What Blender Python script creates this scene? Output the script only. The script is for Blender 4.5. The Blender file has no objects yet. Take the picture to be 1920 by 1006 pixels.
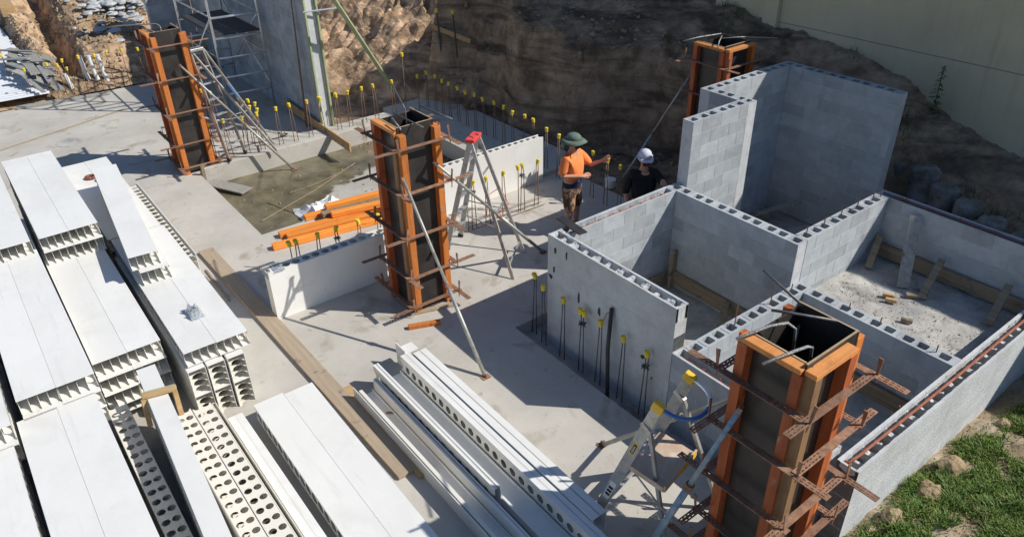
import bpy, bmesh, math, random
from mathutils import Vector, Matrix, noise
random.seed(7)
R = math.radians
scene = bpy.context.scene
col = scene.collection
# ------------------------------------------------------------------ camera
YAW, PITCH, ROLL = -0.92762, 0.55087, -0.02181
fw = Vector((math.sin(YAW)*math.cos(PITCH), math.cos(YAW)*math.cos(PITCH), -math.sin(PITCH)))
rt = Vector((math.cos(YAW), -math.sin(YAW), 0)); up = rt.cross(fw)
r2 = rt*math.cos(ROLL)+up*math.sin(ROLL); u2 = -rt*math.sin(ROLL)+up*math.cos(ROLL)
cd = bpy.data.cameras.new('camera'); cam = bpy.data.objects.new('camera', cd); col.objects.link(cam)
cam.matrix_world = Matrix(((r2.x, u2.x, -fw.x, 6.544), (r2.y, u2.y, -fw.y, -5.4918), (r2.z, u2.z, -fw.z, 6.2408), (0, 0, 0, 1)))
cd.sensor_width = 36; cd.lens = 1423.86/1920*36; cd.clip_end = 500; cd.clip_start = 0.05
scene.camera = cam
# ------------------------------------------------------------------ world, sun, exposure
sun_dir = Vector((0.765, 0.79, 1.0)).normalized()
w = bpy.data.worlds.new('World'); scene.world = w; w.use_nodes = True
nt = w.node_tree; bg = nt.nodes['Background']
sky = nt.nodes.new('ShaderNodeTexSky'); sky.sky_type = 'NISHITA'; sky.sun_disc = False
sky.ozone_density = 5.0; sky.dust_density = 0.6; sky.sun_elevation = math.asin(sun_dir.z); sky.sun_rotation = math.atan2(sun_dir.x, sun_dir.y)
nt.links.new(sky.outputs[0], bg.inputs[0]); bg.inputs[1].default_value = 0.085
sd = bpy.data.lights.new('sun', 'SUN'); sd.energy = 4.4; sd.angle = R(0.5); sd.color = (1, 0.955, 0.88)
so = bpy.data.objects.new('sun', sd); col.objects.link(so); so.rotation_euler = sun_dir.to_track_quat('Z', 'Y').to_euler()
vs = scene.view_settings; vs.view_transform = 'Standard'; vs.look = 'None'; vs.exposure = 0.10; vs.gamma = 1; vs.use_curve_mapping = False

# ------------------------------------------------------------------ materials
def mat(name, c1, c2=None, scale=4.0, rough=0.8, bump=0.15, bscale=None, metal=0.0, rnd=0.0, c3=None, s3=0.6, detail=6, spec=None, th=(0.35, 0.65), th3=(0.5, 0.7)):
    m = bpy.data.materials.new(name); m.use_nodes = True
    n = m.node_tree.nodes; l = m.node_tree.links; b = n['Principled BSDF']
    geo = n.new('ShaderNodeNewGeometry')
    nz = n.new('ShaderNodeTexNoise'); nz.inputs['Scale'].default_value = scale; nz.inputs['Detail'].default_value = detail; nz.inputs['Roughness'].default_value = 0.65
    l.new(geo.outputs['Position'], nz.inputs['Vector'])
    cr = n.new('ShaderNodeValToRGB'); cr.color_ramp.elements[0].position = th[0]; cr.color_ramp.elements[1].position = th[1]
    cr.color_ramp.elements[0].color = (*c1, 1); cr.color_ramp.elements[1].color = (*(c2 or c1), 1)
    l.new(nz.outputs[0], cr.inputs[0]); out = cr.outputs[0]
    if c3:
        n3 = n.new('ShaderNodeTexNoise'); n3.inputs['Scale'].default_value = s3; n3.inputs['Detail'].default_value = 8; n3.inputs['Distortion'].default_value = 0.6; n3.inputs['Roughness'].default_value = 0.6
        l.new(geo.outputs['Position'], n3.inputs['Vector'])
        r3 = n.new('ShaderNodeValToRGB'); r3.color_ramp.elements[0].position = th3[0]; r3.color_ramp.elements[1].position = th3[1]
        r3.color_ramp.elements[0].color = (0, 0, 0, 1); r3.color_ramp.elements[1].color = (1, 1, 1, 1)
        l.new(n3.outputs[0], r3.inputs[0])
        mx = n.new('ShaderNodeMixRGB'); l.new(r3.outputs[0], mx.inputs[0]); l.new(out, mx.inputs[1]); mx.inputs[2].default_value = (*c3, 1); out = mx.outputs[0]
        m['stain'] = 1
    if rnd > 0:
        oi = n.new('ShaderNodeObjectInfo'); mr = n.new('ShaderNodeMapRange'); mr.inputs[3].default_value = 1-rnd; mr.inputs[4].default_value = 1+rnd
        l.new(oi.outputs['Random'], mr.inputs[0]); ml = n.new('ShaderNodeVectorMath'); ml.operation = 'SCALE'
        l.new(out, ml.inputs[0]); l.new(mr.outputs[0], ml.inputs['Scale']); out = ml.outputs[0]
    l.new(out, b.inputs['Base Color']); b.inputs['Roughness'].default_value = rough; b.inputs['Metallic'].default_value = metal
    if spec is not None: b.inputs['Specular IOR Level'].default_value = spec
    if bump > 0:
        nb = n.new('ShaderNodeTexNoise'); nb.inputs['Scale'].default_value = bscale or scale*8; nb.inputs['Detail'].default_value = 5
        l.new(geo.outputs['Position'], nb.inputs['Vector'])
        bp = n.new('ShaderNodeBump'); bp.inputs['Strength'].default_value = bump; bp.inputs['Distance'].default_value = 0.02
        l.new(nb.outputs[0], bp.inputs['Height']); l.new(bp.outputs[0], b.inputs['Normal'])
    return m
def grain(name, c1, c2, axis, rough=0.7, rnd=0.1):
    """timber: noise stretched along an axis"""
    m = mat(name, c1, c2, scale=1.0, rough=rough, bump=0.2, rnd=rnd, c3=tuple(x*0.45 for x in c1), s3=5, th3=(0.62, 0.72))
    n = m.node_tree.nodes; l = m.node_tree.links
    mp = n.new('ShaderNodeMapping'); s = [22, 22, 22]; s[axis] = 1.2; mp.inputs['Scale'].default_value = s
    g = [x for x in n if x.type == 'NEW_GEOMETRY'][0]; l.new(g.outputs['Position'], mp.inputs[0])
    nz = [x for x in n if x.type == 'TEX_NOISE'][0]; l.new(mp.outputs[0], nz.inputs['Vector'])
    return m
M = {}
M['slab'] = mat('slab_concrete', (0.44, 0.415, 0.37), (0.55, 0.52, 0.465), scale=0.9, rough=0.85, bump=0.15, bscale=60, c3=(0.33, 0.29, 0.23), s3=1.6, th3=(0.57, 0.70), detail=12)
def scuffs(m, items):
    n = m.node_tree.nodes; l = m.node_tree.links; g = [x for x in n if x.type == 'NEW_GEOMETRY'][0]; b = n['Principled BSDF']
    for sc, lo, hi, colr, stretch in items:
        mp = n.new('ShaderNodeMapping'); mp.inputs['Scale'].default_value = stretch; mp.inputs['Rotation'].default_value = (0, 0, .5); l.new(g.outputs['Position'], mp.inputs[0])
        t = n.new('ShaderNodeTexNoise'); t.inputs['Scale'].default_value = sc; t.inputs['Detail'].default_value = 12; t.inputs['Roughness'].default_value = 0.72; l.new(mp.outputs[0], t.inputs['Vector'])
        r = n.new('ShaderNodeMapRange'); r.inputs[1].default_value = lo; r.inputs[2].default_value = hi; l.new(t.outputs[0], r.inputs[0])
        src = b.inputs['Base Color'].links[0].from_socket; mx = n.new('ShaderNodeMixRGB'); l.new(r.outputs[0], mx.inputs[0]); l.new(src, mx.inputs[1]); mx.inputs[2].default_value = (*colr, 1); l.new(mx.outputs[0], b.inputs['Base Color'])
scuffs(M['slab'], [(3.2, .60, .72, (0.25, 0.19, 0.125), (1, 1, 1)), (9, .63, .70, (0.30, 0.27, 0.23), (1, 1, 1)), (1.2, .60, .74, (0.56, 0.545, 0.51), (0.6, 2.2, 1)), (26, .66, .72, (0.22, 0.19, 0.15), (1, 1, 1))])
M['footing'] = mat('dusty_concrete', (0.30, 0.29, 0.275), (0.52, 0.50, 0.46), scale=2.2, rough=0.95, bump=0.5, bscale=22, c3=(0.22, 0.20, 0.17), s3=3, th3=(0.55, 0.7))
M['block'] = mat('concrete_block', (0.37, 0.40, 0.425), (0.46, 0.485, 0.50), scale=5, rough=0.92, bump=0.4, bscale=110, rnd=0.14, c3=(0.30, 0.325, 0.345), s3=2.5, th3=(0.5, 0.75))
M['blockwhite'] = mat('washed_block', (0.50, 0.52, 0.53), (0.62, 0.635, 0.635), scale=3, rough=0.9, bump=0.4, bscale=45, rnd=0.015, c3=(0.46, 0.46, 0.44), s3=1.7, th3=(0.5, 0.75))
M['mortar'] = mat('mortar', (0.50, 0.52, 0.53), (0.62, 0.63, 0.63), scale=9, rough=0.95, bump=0.4, bscale=100)
M['pvc'] = mat('white_pvc', (0.79, 0.785, 0.75), (0.83, 0.825, 0.79), scale=1.3, rough=0.42, bump=0.02, rnd=0.025, c3=(0.73, 0.725, 0.69), s3=1.4, th3=(0.56, 0.75))
scuffs(M['pvc'], [(14, .62, .72, (0.64, 0.62, 0.56), (.4, 2, 1)), (3, .56, .75, (0.68, 0.665, 0.62), (.25, 3, 1)), (70, .70, .73, (0.35, 0.31, 0.25), (1, 1, 1)), (0.9, .5, .75, (0.73, 0.72, 0.68), (1, 1.6, 1))])
M['pvcweb'] = mat('cream_pvc', (0.76, 0.73, 0.64), (0.80, 0.77, 0.69), scale=2, rough=0.5, bump=0.02)
M['ply'] = mat('dark_form_ply', (0.022, 0.020, 0.019), (0.05, 0.045, 0.04), scale=3, rough=0.45, bump=0.06)
scuffs(M['ply'], [(5, .58, .75, (0.085, 0.078, 0.068), (1, 1, .3)), (18, .66, .72, (0.16, 0.14, 0.12), (1, 1, 1))])
M['plyedge'] = grain('ply_edge', (0.34, 0.25, 0.15), (0.46, 0.35, 0.22), 0)
M['osb'] = grain('pale_plank', (0.34, 0.265, 0.185), (0.43, 0.345, 0.25), 0, rnd=0.05)
M['oldtimber'] = grain('weathered_board', (0.20, 0.15, 0.095), (0.34, 0.27, 0.18), 0)
M['newboard'] = grain('sawn_board', (0.42, 0.27, 0.12), (0.55, 0.37, 0.18), 1)
M['greytimber'] = grain('grey_cement_stained_board', (0.24, 0.23, 0.21), (0.36, 0.35, 0.32), 2)
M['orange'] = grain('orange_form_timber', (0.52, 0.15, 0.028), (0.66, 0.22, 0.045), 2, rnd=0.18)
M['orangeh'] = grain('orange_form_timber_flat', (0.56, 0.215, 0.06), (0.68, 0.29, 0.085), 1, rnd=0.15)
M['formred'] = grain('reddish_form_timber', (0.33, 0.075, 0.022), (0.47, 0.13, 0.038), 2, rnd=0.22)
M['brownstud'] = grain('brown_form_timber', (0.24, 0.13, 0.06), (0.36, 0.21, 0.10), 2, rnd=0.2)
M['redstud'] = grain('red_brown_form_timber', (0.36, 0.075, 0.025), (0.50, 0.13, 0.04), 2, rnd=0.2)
for k_ in ('orange', 'orangeh', 'formred', 'redstud', 'brownstud'):
    scuffs(M[k_], [(9, .60, .70, (0.42, 0.36, 0.29), (1, 1, .35)), (24, .64, .70, (0.16, 0.07, 0.035), (1, 1, .5)), (2.2, .55, .72, tuple(c*.6 for c in M[k_].node_tree.nodes['Color Ramp'].color_ramp.elements[0].color[:3]), (1, 1, .6))])
scuffs(M['block'], [(7, .60, .70, (0.55, 0.565, 0.57), (1, 1, 2.5)), (40, .66, .72, (0.22, 0.23, 0.235), (1, 1, 1))])
scuffs(M['blockwhite'], [(5, .58, .72, (0.42, 0.43, 0.42), (1, 1, .5)), (50, .68, .73, (0.3, 0.3, 0.29), (1, 1, 1))])
M['greent'] = mat('green_painted_timber', (0.31, 0.37, 0.18), (0.42, 0.47, 0.27), scale=6, rough=0.7, bump=0.1, c3=(0.4, 0.42, 0.33), s3=5)
M['rust'] = mat('rusted_steel', (0.22, 0.11, 0.065), (0.37, 0.22, 0.145), scale=14, rough=0.8, bump=0.3, bscale=90, metal=0.15, rnd=0.2)
M['rebar'] = mat('rebar_steel', (0.17, 0.11, 0.08), (0.28, 0.17, 0.11), scale=20, rough=0.7, bump=0.2, metal=0.3)
M['darkbar'] = mat('dark_rebar', (0.10, 0.10, 0.105), (0.2, 0.19, 0.18), scale=20, rough=0.5, bump=0.1, metal=0.5)
M['yellow'] = mat('yellow_plastic', (0.78, 0.56, 0.02), (0.86, 0.66, 0.06), scale=20, rough=0.45, bump=0, rnd=0.08)
M['ladyellow'] = mat('yellow_ladder_cap', (0.86, 0.50, 0.03), (0.9, 0.58, 0.05), scale=20, rough=0.45, bump=0)
M['red'] = mat('red_plastic', (0.72, 0.05, 0.045), (0.80, 0.10, 0.08), scale=12, rough=0.45, bump=0)
M['alu'] = mat('dull_aluminium', (0.46, 0.45, 0.42), (0.62, 0.61, 0.58), scale=9, rough=0.42, bump=0.05, metal=0.55, c3=(0.35, 0.33, 0.28), s3=7)
M['alub'] = mat('bright_aluminium', (0.72, 0.74, 0.76), (0.80, 0.82, 0.84), scale=9, rough=0.3, bump=0.02, metal=0.7)
M['galv'] = mat('galvanised_prop', (0.36, 0.37, 0.34), (0.50, 0.50, 0.46), scale=12, rough=0.5, bump=0.1, metal=0.4, c3=(0.3, 0.27, 0.2), s3=9)
M['bluep'] = mat('worn_blue_paint', (0.14, 0.27, 0.42), (0.36, 0.46, 0.52), scale=9, rough=0.5, bump=0.1, metal=0.2, c3=(0.4, 0.4, 0.36), s3=14)
M['blue'] = mat('blue_rubber', (0.04, 0.14, 0.42), (0.08, 0.22, 0.5), scale=9, rough=0.5, bump=0)
M['house'] = mat('cream_render', (0.60, 0.52, 0.35), (0.65, 0.57, 0.39), scale=1.2, rough=0.92, bump=0.12, bscale=70, c3=(0.54, 0.475, 0.33), s3=0.6)
scuffs(M['house'], [(2.2, .55, .8, (0.45, 0.40, 0.28), (2.5, 1, .18)), (11, .66, .75, (0.42, 0.38, 0.29), (1, 1, 1))])
M['dirt'] = mat('excavated_soil', (0.175, 0.115, 0.070), (0.45, 0.325, 0.22), scale=2.6, rough=1.0, bump=1.0, bscale=26, c3=(0.085, 0.060, 0.042), s3=1.0, th3=(0.46, 0.66), detail=14)
def strata_and_sun(m):
    n = m.node_tree.nodes; l = m.node_tree.links; g = [x for x in n if x.type == 'NEW_GEOMETRY'][0]
    mp = n.new('ShaderNodeMapping'); mp.inputs['Scale'].default_value = (0.55, 0.55, 3.6); l.new(g.outputs['Position'], mp.inputs[0])
    t = [x for x in n if x.type == 'TEX_NOISE'][1]; l.new(mp.outputs[0], t.inputs['Vector'])
    b = n['Principled BSDF']; src = b.inputs['Base Color'].links[0].from_socket     # sunlight painted in: soil colour brighter towards the far left, dark on shaded right
    sp = n.new('ShaderNodeSeparateXYZ'); l.new(g.outputs['Position'], sp.inputs[0]); nn = n.new('ShaderNodeTexNoise'); nn.inputs['Scale'].default_value = 0.9; l.new(g.outputs['Position'], nn.inputs['Vector'])
    ad = n.new('ShaderNodeMath'); ad.operation = 'MULTIPLY_ADD'; ad.inputs[1].default_value = 2.5; l.new(nn.outputs[0], ad.inputs[0]); l.new(sp.outputs[0], ad.inputs[2])
    r = n.new('ShaderNodeMapRange'); r.inputs[1].default_value = -7.2; r.inputs[2].default_value = -8.8; l.new(ad.outputs[0], r.inputs[0])
    mul = n.new('ShaderNodeMixRGB'); mul.blend_type = 'MULTIPLY'; mul.inputs[0].default_value = 1; l.new(src, mul.inputs[1]); mul.inputs[2].default_value = (1.6, 1.55, 1.48, 1)
    mx = n.new('ShaderNodeMixRGB'); l.new(r.outputs[0], mx.inputs[0]); l.new(src, mx.inputs[1]); l.new(mul.outputs[0], mx.inputs[2]); l.new(mx.outputs[0], b.inputs['Base Color'])
strata_and_sun(M['dirt'])
M['soil'] = mat('ground_soil', (0.22, 0.165, 0.10), (0.38, 0.30, 0.20), scale=1.8, rough=1.0, bump=0.9, bscale=18, c3=(0.50, 0.44, 0.34), s3=2, th3=(0.52, 0.7), detail=10)
M['lump'] = mat('clay_lump', (0.25, 0.18, 0.10), (0.42, 0.32, 0.20), scale=6, rough=1, bump=0.8, bscale=30)
M['rubble'] = mat('broken_concrete', (0.36, 0.37, 0.37), (0.52, 0.53, 0.53), scale=5, rough=0.95, bump=0.4, rnd=0.15)
M['pierm'] = mat('soil_stained_pier', (0.11, 0.10, 0.085), (0.30, 0.30, 0.29), scale=4, rough=1, bump=0.9, bscale=20)
M['blackmesh'] = mat('black_deck_mesh', (0.03, 0.03, 0.032), (0.055, 0.052, 0.055), scale=20, rough=0.6, bump=0.2)
M['whitepipe'] = mat('white_pipe', (0.7, 0.7, 0.66), (0.78, 0.78, 0.74), scale=6, rough=0.5, bump=0)
M['blackpipe'] = mat('black_pipe', (0.035, 0.035, 0.03), (0.07, 0.065, 0.055), scale=6, rough=0.6, bump=0.1)
M['roof'] = mat('white_roof_sheet', (0.66, 0.68, 0.70), (0.74, 0.76, 0.78), scale=2, rough=0.45, bump=0.02, metal=0.1)
M['paper'] = mat('white_sheet', (0.80, 0.80, 0.79), (0.84, 0.84, 0.83), scale=5, rough=0.8, bump=0.1)
M['terracotta'] = mat('terracotta', (0.40, 0.14, 0.06), (0.5, 0.2, 0.1), scale=8, rough=0.8, bump=0.1)
M['brownpl'] = mat('dark_red_tape', (0.17, 0.05, 0.035), (0.24, 0.08, 0.05), scale=8, rough=0.5, bump=0)
M['tan'] = mat('tan_platform', (0.50, 0.37, 0.26), (0.62, 0.48, 0.36), scale=5, rough=0.6, bump=0.15, bscale=60, c3=(0.68, 0.6, 0.5), s3=6)
M['label'] = mat('white_print', (0.75, 0.75, 0.73), None, rough=0.6, bump=0)
M['ink'] = mat('black_print', (0.02, 0.02, 0.02), None, rough=0.6, bump=0)
M['teal'] = mat('teal_plastic', (0.05, 0.45, 0.36), None, rough=0.5, bump=0)
M['skin'] = mat('skin', (0.50, 0.25, 0.16), (0.58, 0.31, 0.21), scale=8, rough=0.6, bump=0)
M['hivis'] = mat('orange_shirt', (0.90, 0.23, 0.06), (0.96, 0.30, 0.09), scale=9, rough=0.85, bump=0.4, bscale=16)
M['navy'] = mat('navy_cloth', (0.012, 0.016, 0.045), (0.025, 0.032, 0.075), scale=8, rough=0.85, bump=0.3, bscale=14)
M['black'] = mat('black_cloth', (0.010, 0.010, 0.011), (0.02, 0.02, 0.021), scale=8, rough=0.9, bump=0.3, bscale=14)
M['camo'] = mat('brown_patterned_trousers', (0.115, 0.058, 0.035), (0.42, 0.27, 0.17), scale=9, rough=0.9, bump=0.2, th=(0.5, 0.54), detail=2)
M['hatgreen'] = mat('green_hat', (0.11, 0.15, 0.12), (0.15, 0.20, 0.16), scale=8, rough=0.9, bump=0.1)
M['hatwhite'] = mat('lilac_white_hat', (0.50, 0.50, 0.60), (0.66, 0.66, 0.76), scale=8, rough=0.9, bump=0.1)
M['hair'] = mat('dark_hair', (0.03, 0.02, 0.015), (0.06, 0.04, 0.03), scale=30, rough=0.8, bump=0.3)
M['boot'] = mat('work_boot', (0.18, 0.11, 0.06), (0.26, 0.17, 0.10), scale=9, rough=0.8, bump=0.2)
M['cord'] = mat('dark_cord', (0.06, 0.05, 0.04), None, rough=0.8, bump=0)
M['straw'] = mat('fibre_tail', (0.3, 0.28, 0.2), None, rough=0.8, bump=0)

def set_glass():
    m = bpy.data.materials.new('clear_plastic'); m.use_nodes = True; b = m.node_tree.nodes['Principled BSDF']
    b.inputs['Base Color'].default_value = (0.8, 0.84, 0.88, 1); b.inputs['Roughness'].default_value = 0.12
    b.inputs['Transmission Weight'].default_value = 0.75; b.inputs['IOR'].default_value = 1.3; return m
M['clear'] = set_glass()

def recess_mat():
    m = mat('wet_recess_floor', (0.36, 0.34, 0.29), (0.47, 0.45, 0.41), scale=1.5, rough=0.9, bump=0.1, bscale=25)
    n = m.node_tree.nodes; l = m.node_tree.links; b = n['Principled BSDF']
    geo = [x for x in n if x.type == 'NEW_GEOMETRY'][0]
    src = b.inputs['Base Color'].links[0].from_socket
    # dry island near the middle of the recess (a drying edge)
    d = n.new('ShaderNodeVectorMath'); d.operation = 'DISTANCE'; d.inputs[1].default_value = (-5.7, 0.75, -0.3)
    nz = n.new('ShaderNodeTexNoise'); nz.inputs['Scale'].default_value = 1.5; nz.inputs['Detail'].default_value = 8; l.new(geo.outputs['Position'], nz.inputs['Vector'])
    l.new(geo.outputs['Position'], d.inputs[0])
    a = n.new('ShaderNodeMath'); a.operation = 'MULTIPLY_ADD'; a.inputs[1].default_value = -1.9; l.new(nz.outputs[0], a.inputs[0]); l.new(d.outputs['Value'], a.inputs[2])
    r = n.new('ShaderNodeMapRange'); r.inputs[1].default_value = 0.30; r.inputs[2].default_value = 0.42; l.new(a.outputs[0], r.inputs[0])
    nw = n.new('ShaderNodeTexNoise'); nw.inputs['Scale'].default_value = 3; nw.inputs['Detail'].default_value = 6; l.new(geo.outputs['Position'], nw.inputs['Vector'])
    cw = n.new('ShaderNodeValToRGB'); cw.color_ramp.elements[0].color = (0.10, 0.085, 0.052, 1); cw.color_ramp.elements[1].color = (0.21, 0.185, 0.115, 1); cw.color_ramp.elements[0].position = 0.3; cw.color_ramp.elements[1].position = 0.7
    l.new(nw.outputs[0], cw.inputs[0])
    mx = n.new('ShaderNodeMixRGB'); l.new(r.outputs[0], mx.inputs[0]); l.new(src, mx.inputs[1]); l.new(cw.outputs[0], mx.inputs[2]); l.new(mx.outputs[0], b.inputs['Base Color'])
    rr = n.new('ShaderNodeMapRange'); rr.inputs[3].default_value = 0.85; rr.inputs[4].default_value = 0.10; l.new(r.outputs[0], rr.inputs[0]); l.new(rr.outputs[0], b.inputs['Roughness'])
    return m
M['recess'] = recess_mat()

# ------------------------------------------------------------------ mesh builder
class MB:
    def __init__(s): s.v = []; s.f = []; s.smooth = False
    def poly(s, pts, faces):
        o = len(s.v); s.v += [Vector(q) for q in pts]; s.f += [tuple(i+o for i in f) for f in faces]; return s
    def box(s, a, b):
        (x0, y0, z0), (x1, y1, z1) = a, b
        return s.poly([(x0, y0, z0), (x1, y0, z0), (x1, y1, z0), (x0, y1, z0), (x0, y0, z1), (x1, y0, z1), (x1, y1, z1), (x0, y1, z1)],
                      [(0, 3, 2, 1), (4, 5, 6, 7), (0, 1, 5, 4), (1, 2, 6, 5), (2, 3, 7, 6), (3, 0, 4, 7)])
    def bar(s, p, q, w, h, upv=(0, 0, 1), jitter=0):
        p = Vector(p); q = Vector(q); d = (q-p).normalized(); u = Vector(upv); sd_ = d.cross(u)
        if sd_.length < 1e-4: sd_ = d.cross(Vector((1, 0, 0)))
        sd_.normalize(); u = sd_.cross(d).normalized(); pts = []
        for e in (p, q):
            for i, j in ((-1, -1), (1, -1), (1, 1), (-1, 1)): pts.append(e+sd_*(i*w/2)+u*(j*h/2))
        return s.poly(pts, [(0, 1, 2, 3), (7, 6, 5, 4), (0, 4, 5, 1), (1, 5, 6, 2), (2, 6, 7, 3), (3, 7, 4, 0)])
    def tube(s, pts, r, seg=8, cap=True):
        pts = [Vector(q) for q in pts]; o = len(s.v); n = len(pts); rs = r if isinstance(r, (list, tuple)) else [r]*n
        pu = None
        for i, q in enumerate(pts):
            d = (pts[min(i+1, n-1)]-pts[max(i-1, 0)])
            if d.length < 1e-7: d = Vector((0, 0, 1))
            d.normalize(); a = pu if pu is not None else (Vector((0, 0, 1)) if abs(d.z) < 0.9 else Vector((1, 0, 0)))
            x = (a-d*a.dot(d)).normalized(); y = d.cross(x); pu = x
            for k in range(seg):
                t = 2*math.pi*k/seg; s.v.append(q+x*math.cos(t)*rs[i]+y*math.sin(t)*rs[i])
        for i in range(n-1):
            for k in range(seg):
                k2 = (k+1) % seg; s.f.append((o+i*seg+k, o+i*seg+k2, o+(i+1)*seg+k2, o+(i+1)*seg+k))
        if cap: s.f.append(tuple(o+k for k in reversed(range(seg)))); s.f.append(tuple(o+(n-1)*seg+k for k in range(seg)))
        return s
    def build(s, name, m, parent=None, bevel=0, smooth=False, pos=None, link=True):
        """vertices are in world space; they are stored relative to the thing's base (or pos)"""
        o = Vector(pos) if pos is not None else (base_of(parent) if parent else Vector((0, 0, 0)))
        me = bpy.data.meshes.new(name); me.from_pydata([v-o for v in s.v], [], s.f); me.update()
        if smooth: me.polygons.foreach_set('use_smooth', [True]*len(me.polygons))
        me.materials.append(M[m] if isinstance(m, str) else m)
        ob = bpy.data.objects.new(name, me)
        if link: col.objects.link(ob)
        if parent: ob.parent = parent; ob.location = o-base_of(parent)
        else: ob.location = o
        if bevel:
            b = ob.modifiers.new('bevel', 'BEVEL'); b.width = bevel; b.segments = 2; b.limit_method = 'ANGLE'
        return ob
BASES = {}
def base_of(o):
    while o.parent: o = o.parent
    return BASES.get(o.name, Vector(o.location))
def thing(name, loc, label, cat, group=None):
    o = bpy.data.objects.new(name, None); col.objects.link(o); o.location = loc; o.empty_display_size = 0.1
    BASES[o.name] = Vector(loc); tag(o, label, cat, group); return o
def tag(o, label=None, cat=None, group=None, kind=None):
    if label: o['label'] = label
    if cat: o['category'] = cat
    if group: o['group'] = group
    if kind: o['kind'] = kind
    return o
def copy_thing(root, loc, label):
    r = root.copy(); col.objects.link(r); r.location = loc; r['label'] = label; BASES[r.name] = Vector(loc)
    for ch in list(root.children):
        c = ch.copy(); col.objects.link(c); c.parent = r
        for g in ch.children:
            d = g.copy(); col.objects.link(d); d.parent = c
    return r
def inst(me, name, parent, loc, rz=0, label=None):
    o = bpy.data.objects.new(name, me); col.objects.link(o); o.parent = parent; o.location = loc; o.rotation_euler = (0, 0, rz)
    if label: o['label'] = label
    return o
ORD = ['first', 'second', 'third', 'fourth', 'fifth', 'sixth', 'seventh', 'eighth', 'ninth', 'tenth', 'eleventh', 'twelfth', 'thirteenth', 'fourteenth', 'fifteenth', 'sixteenth', 'seventeenth', 'eighteenth', 'nineteenth', 'twentieth', 'twenty-first', 'twenty-second', 'twenty-third', 'twenty-fourth']
def sm(a, b, x):
    t = min(1, max(0, (x-a)/(b-a))); return t*t*(3-2*t)
def nz(x, y, z=0, s=1.0): return noise.noise(Vector((x*s, y*s, z*s)))

# ------------------------------------------------------------------ setting: slab, recess, footing, soil
def slab_rects():
    # slab top z = 0, cut round the recess, the footing trench and the block building
    return [(-15.3, -9, -5.17, -2.05), (-15.3, -2.05, -8.5, 1.0),
            (-5.17, -9, 4.5, -0.32), (-5.17, -0.32, -0.32, 0.9), (-4.0, 0.9, -0.32, 2.2), (-4.0, 2.2, -0.02, 3.72)]
mb = MB()
for (x0, y0, x1, y1) in slab_rects():
    mb.box((x0, y0, -0.22), (x1, y1, 0))
# shelf carrying the starter bars round the recess
SLAB = tag(mb.build('slab', 'slab'), kind='structure')
mb = MB()
def rough_grid(x0, y0, x1, y1, z, step, amp, s=2.2):
    nx = max(2, int((x1-x0)/step)); ny = max(2, int((y1-y0)/step)); o = len(mb.v)
    for j in range(ny+1):
        for i in range(nx+1):
            x = x0+(x1-x0)*i/nx; y = y0+(y1-y0)*j/ny
            mb.v.append(Vector((x, y, z+amp*(nz(x, y, 3, s)+0.5*nz(x, y, 9, s*3)))))
    for j in range(ny):
        for i in range(nx):
            a = o+j*(nx+1)+i; mb.f.append((a, a+1, a+nx+2, a+nx+1))
mb.box((-8.95, -1.95, -0.45), (-8.42, 2.62, 0.08)); mb.box((-8.42, 2.62, -0.45), (-3.9, 2.95, 0.08)); mb.box((-9.3, 2.62, -0.45), (-8.42, 3.9, 0.06)); mb.box((-8.42, 2.95, -0.45), (-3.9, 4.2, 0.078))
BEAM = tag(mb.build('footing_beam', 'slab', bevel=0.012), kind='structure')
mb = MB(); rough_grid(-8.5, -2.1, -3.95, 2.7, -0.3, 0.15, 0.012)
RF = tag(mb.build('recess_floor', 'recess', smooth=True), kind='structure')
# timber shutter cleat at the recess corner
# footing trench floor round the near block wall
mb = MB(); rough_grid(-0.4, -0.5, 6.5, 2.5, -0.19, 0.08, 0.02); rough_grid(-0.75, 2.3, 2.4, 6.1, -0.12, 0.1, 0.03)
tag(mb.build('footing_floor', 'footing', smooth=True), kind='structure')
mb = MB(); rough_grid(0.19, 0.19, 2.3, 2.2, -0.02, 0.07, 0.02, 3); rough_grid(2.3, 0.1, 4.3, 2.25, -0.0, 0.07, 0.02, 3)
tag(mb.build('cell_floor', 'footing', smooth=True), kind='structure')
mb = MB(); rough_grid(2.15, 2.3, 4.4, 8.2, 0.62, 0.04, 0.018, 4)
mb.v = [v if v.y < 4.3 else Vector((v.x, 4.3, v.z)) for v in mb.v]
tag(mb.build('gravel_floor', 'footing', smooth=True), kind='structure')

# broad ground sheet to the horizon
mb = MB(); mb.poly([(-250, -250, -0.5), (250, -250, -0.5), (250, 250, -0.5), (-250, 250, -0.5)], [(0, 1, 2, 3)])
tag(mb.build('ground', 'soil'), kind='structure')

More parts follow.
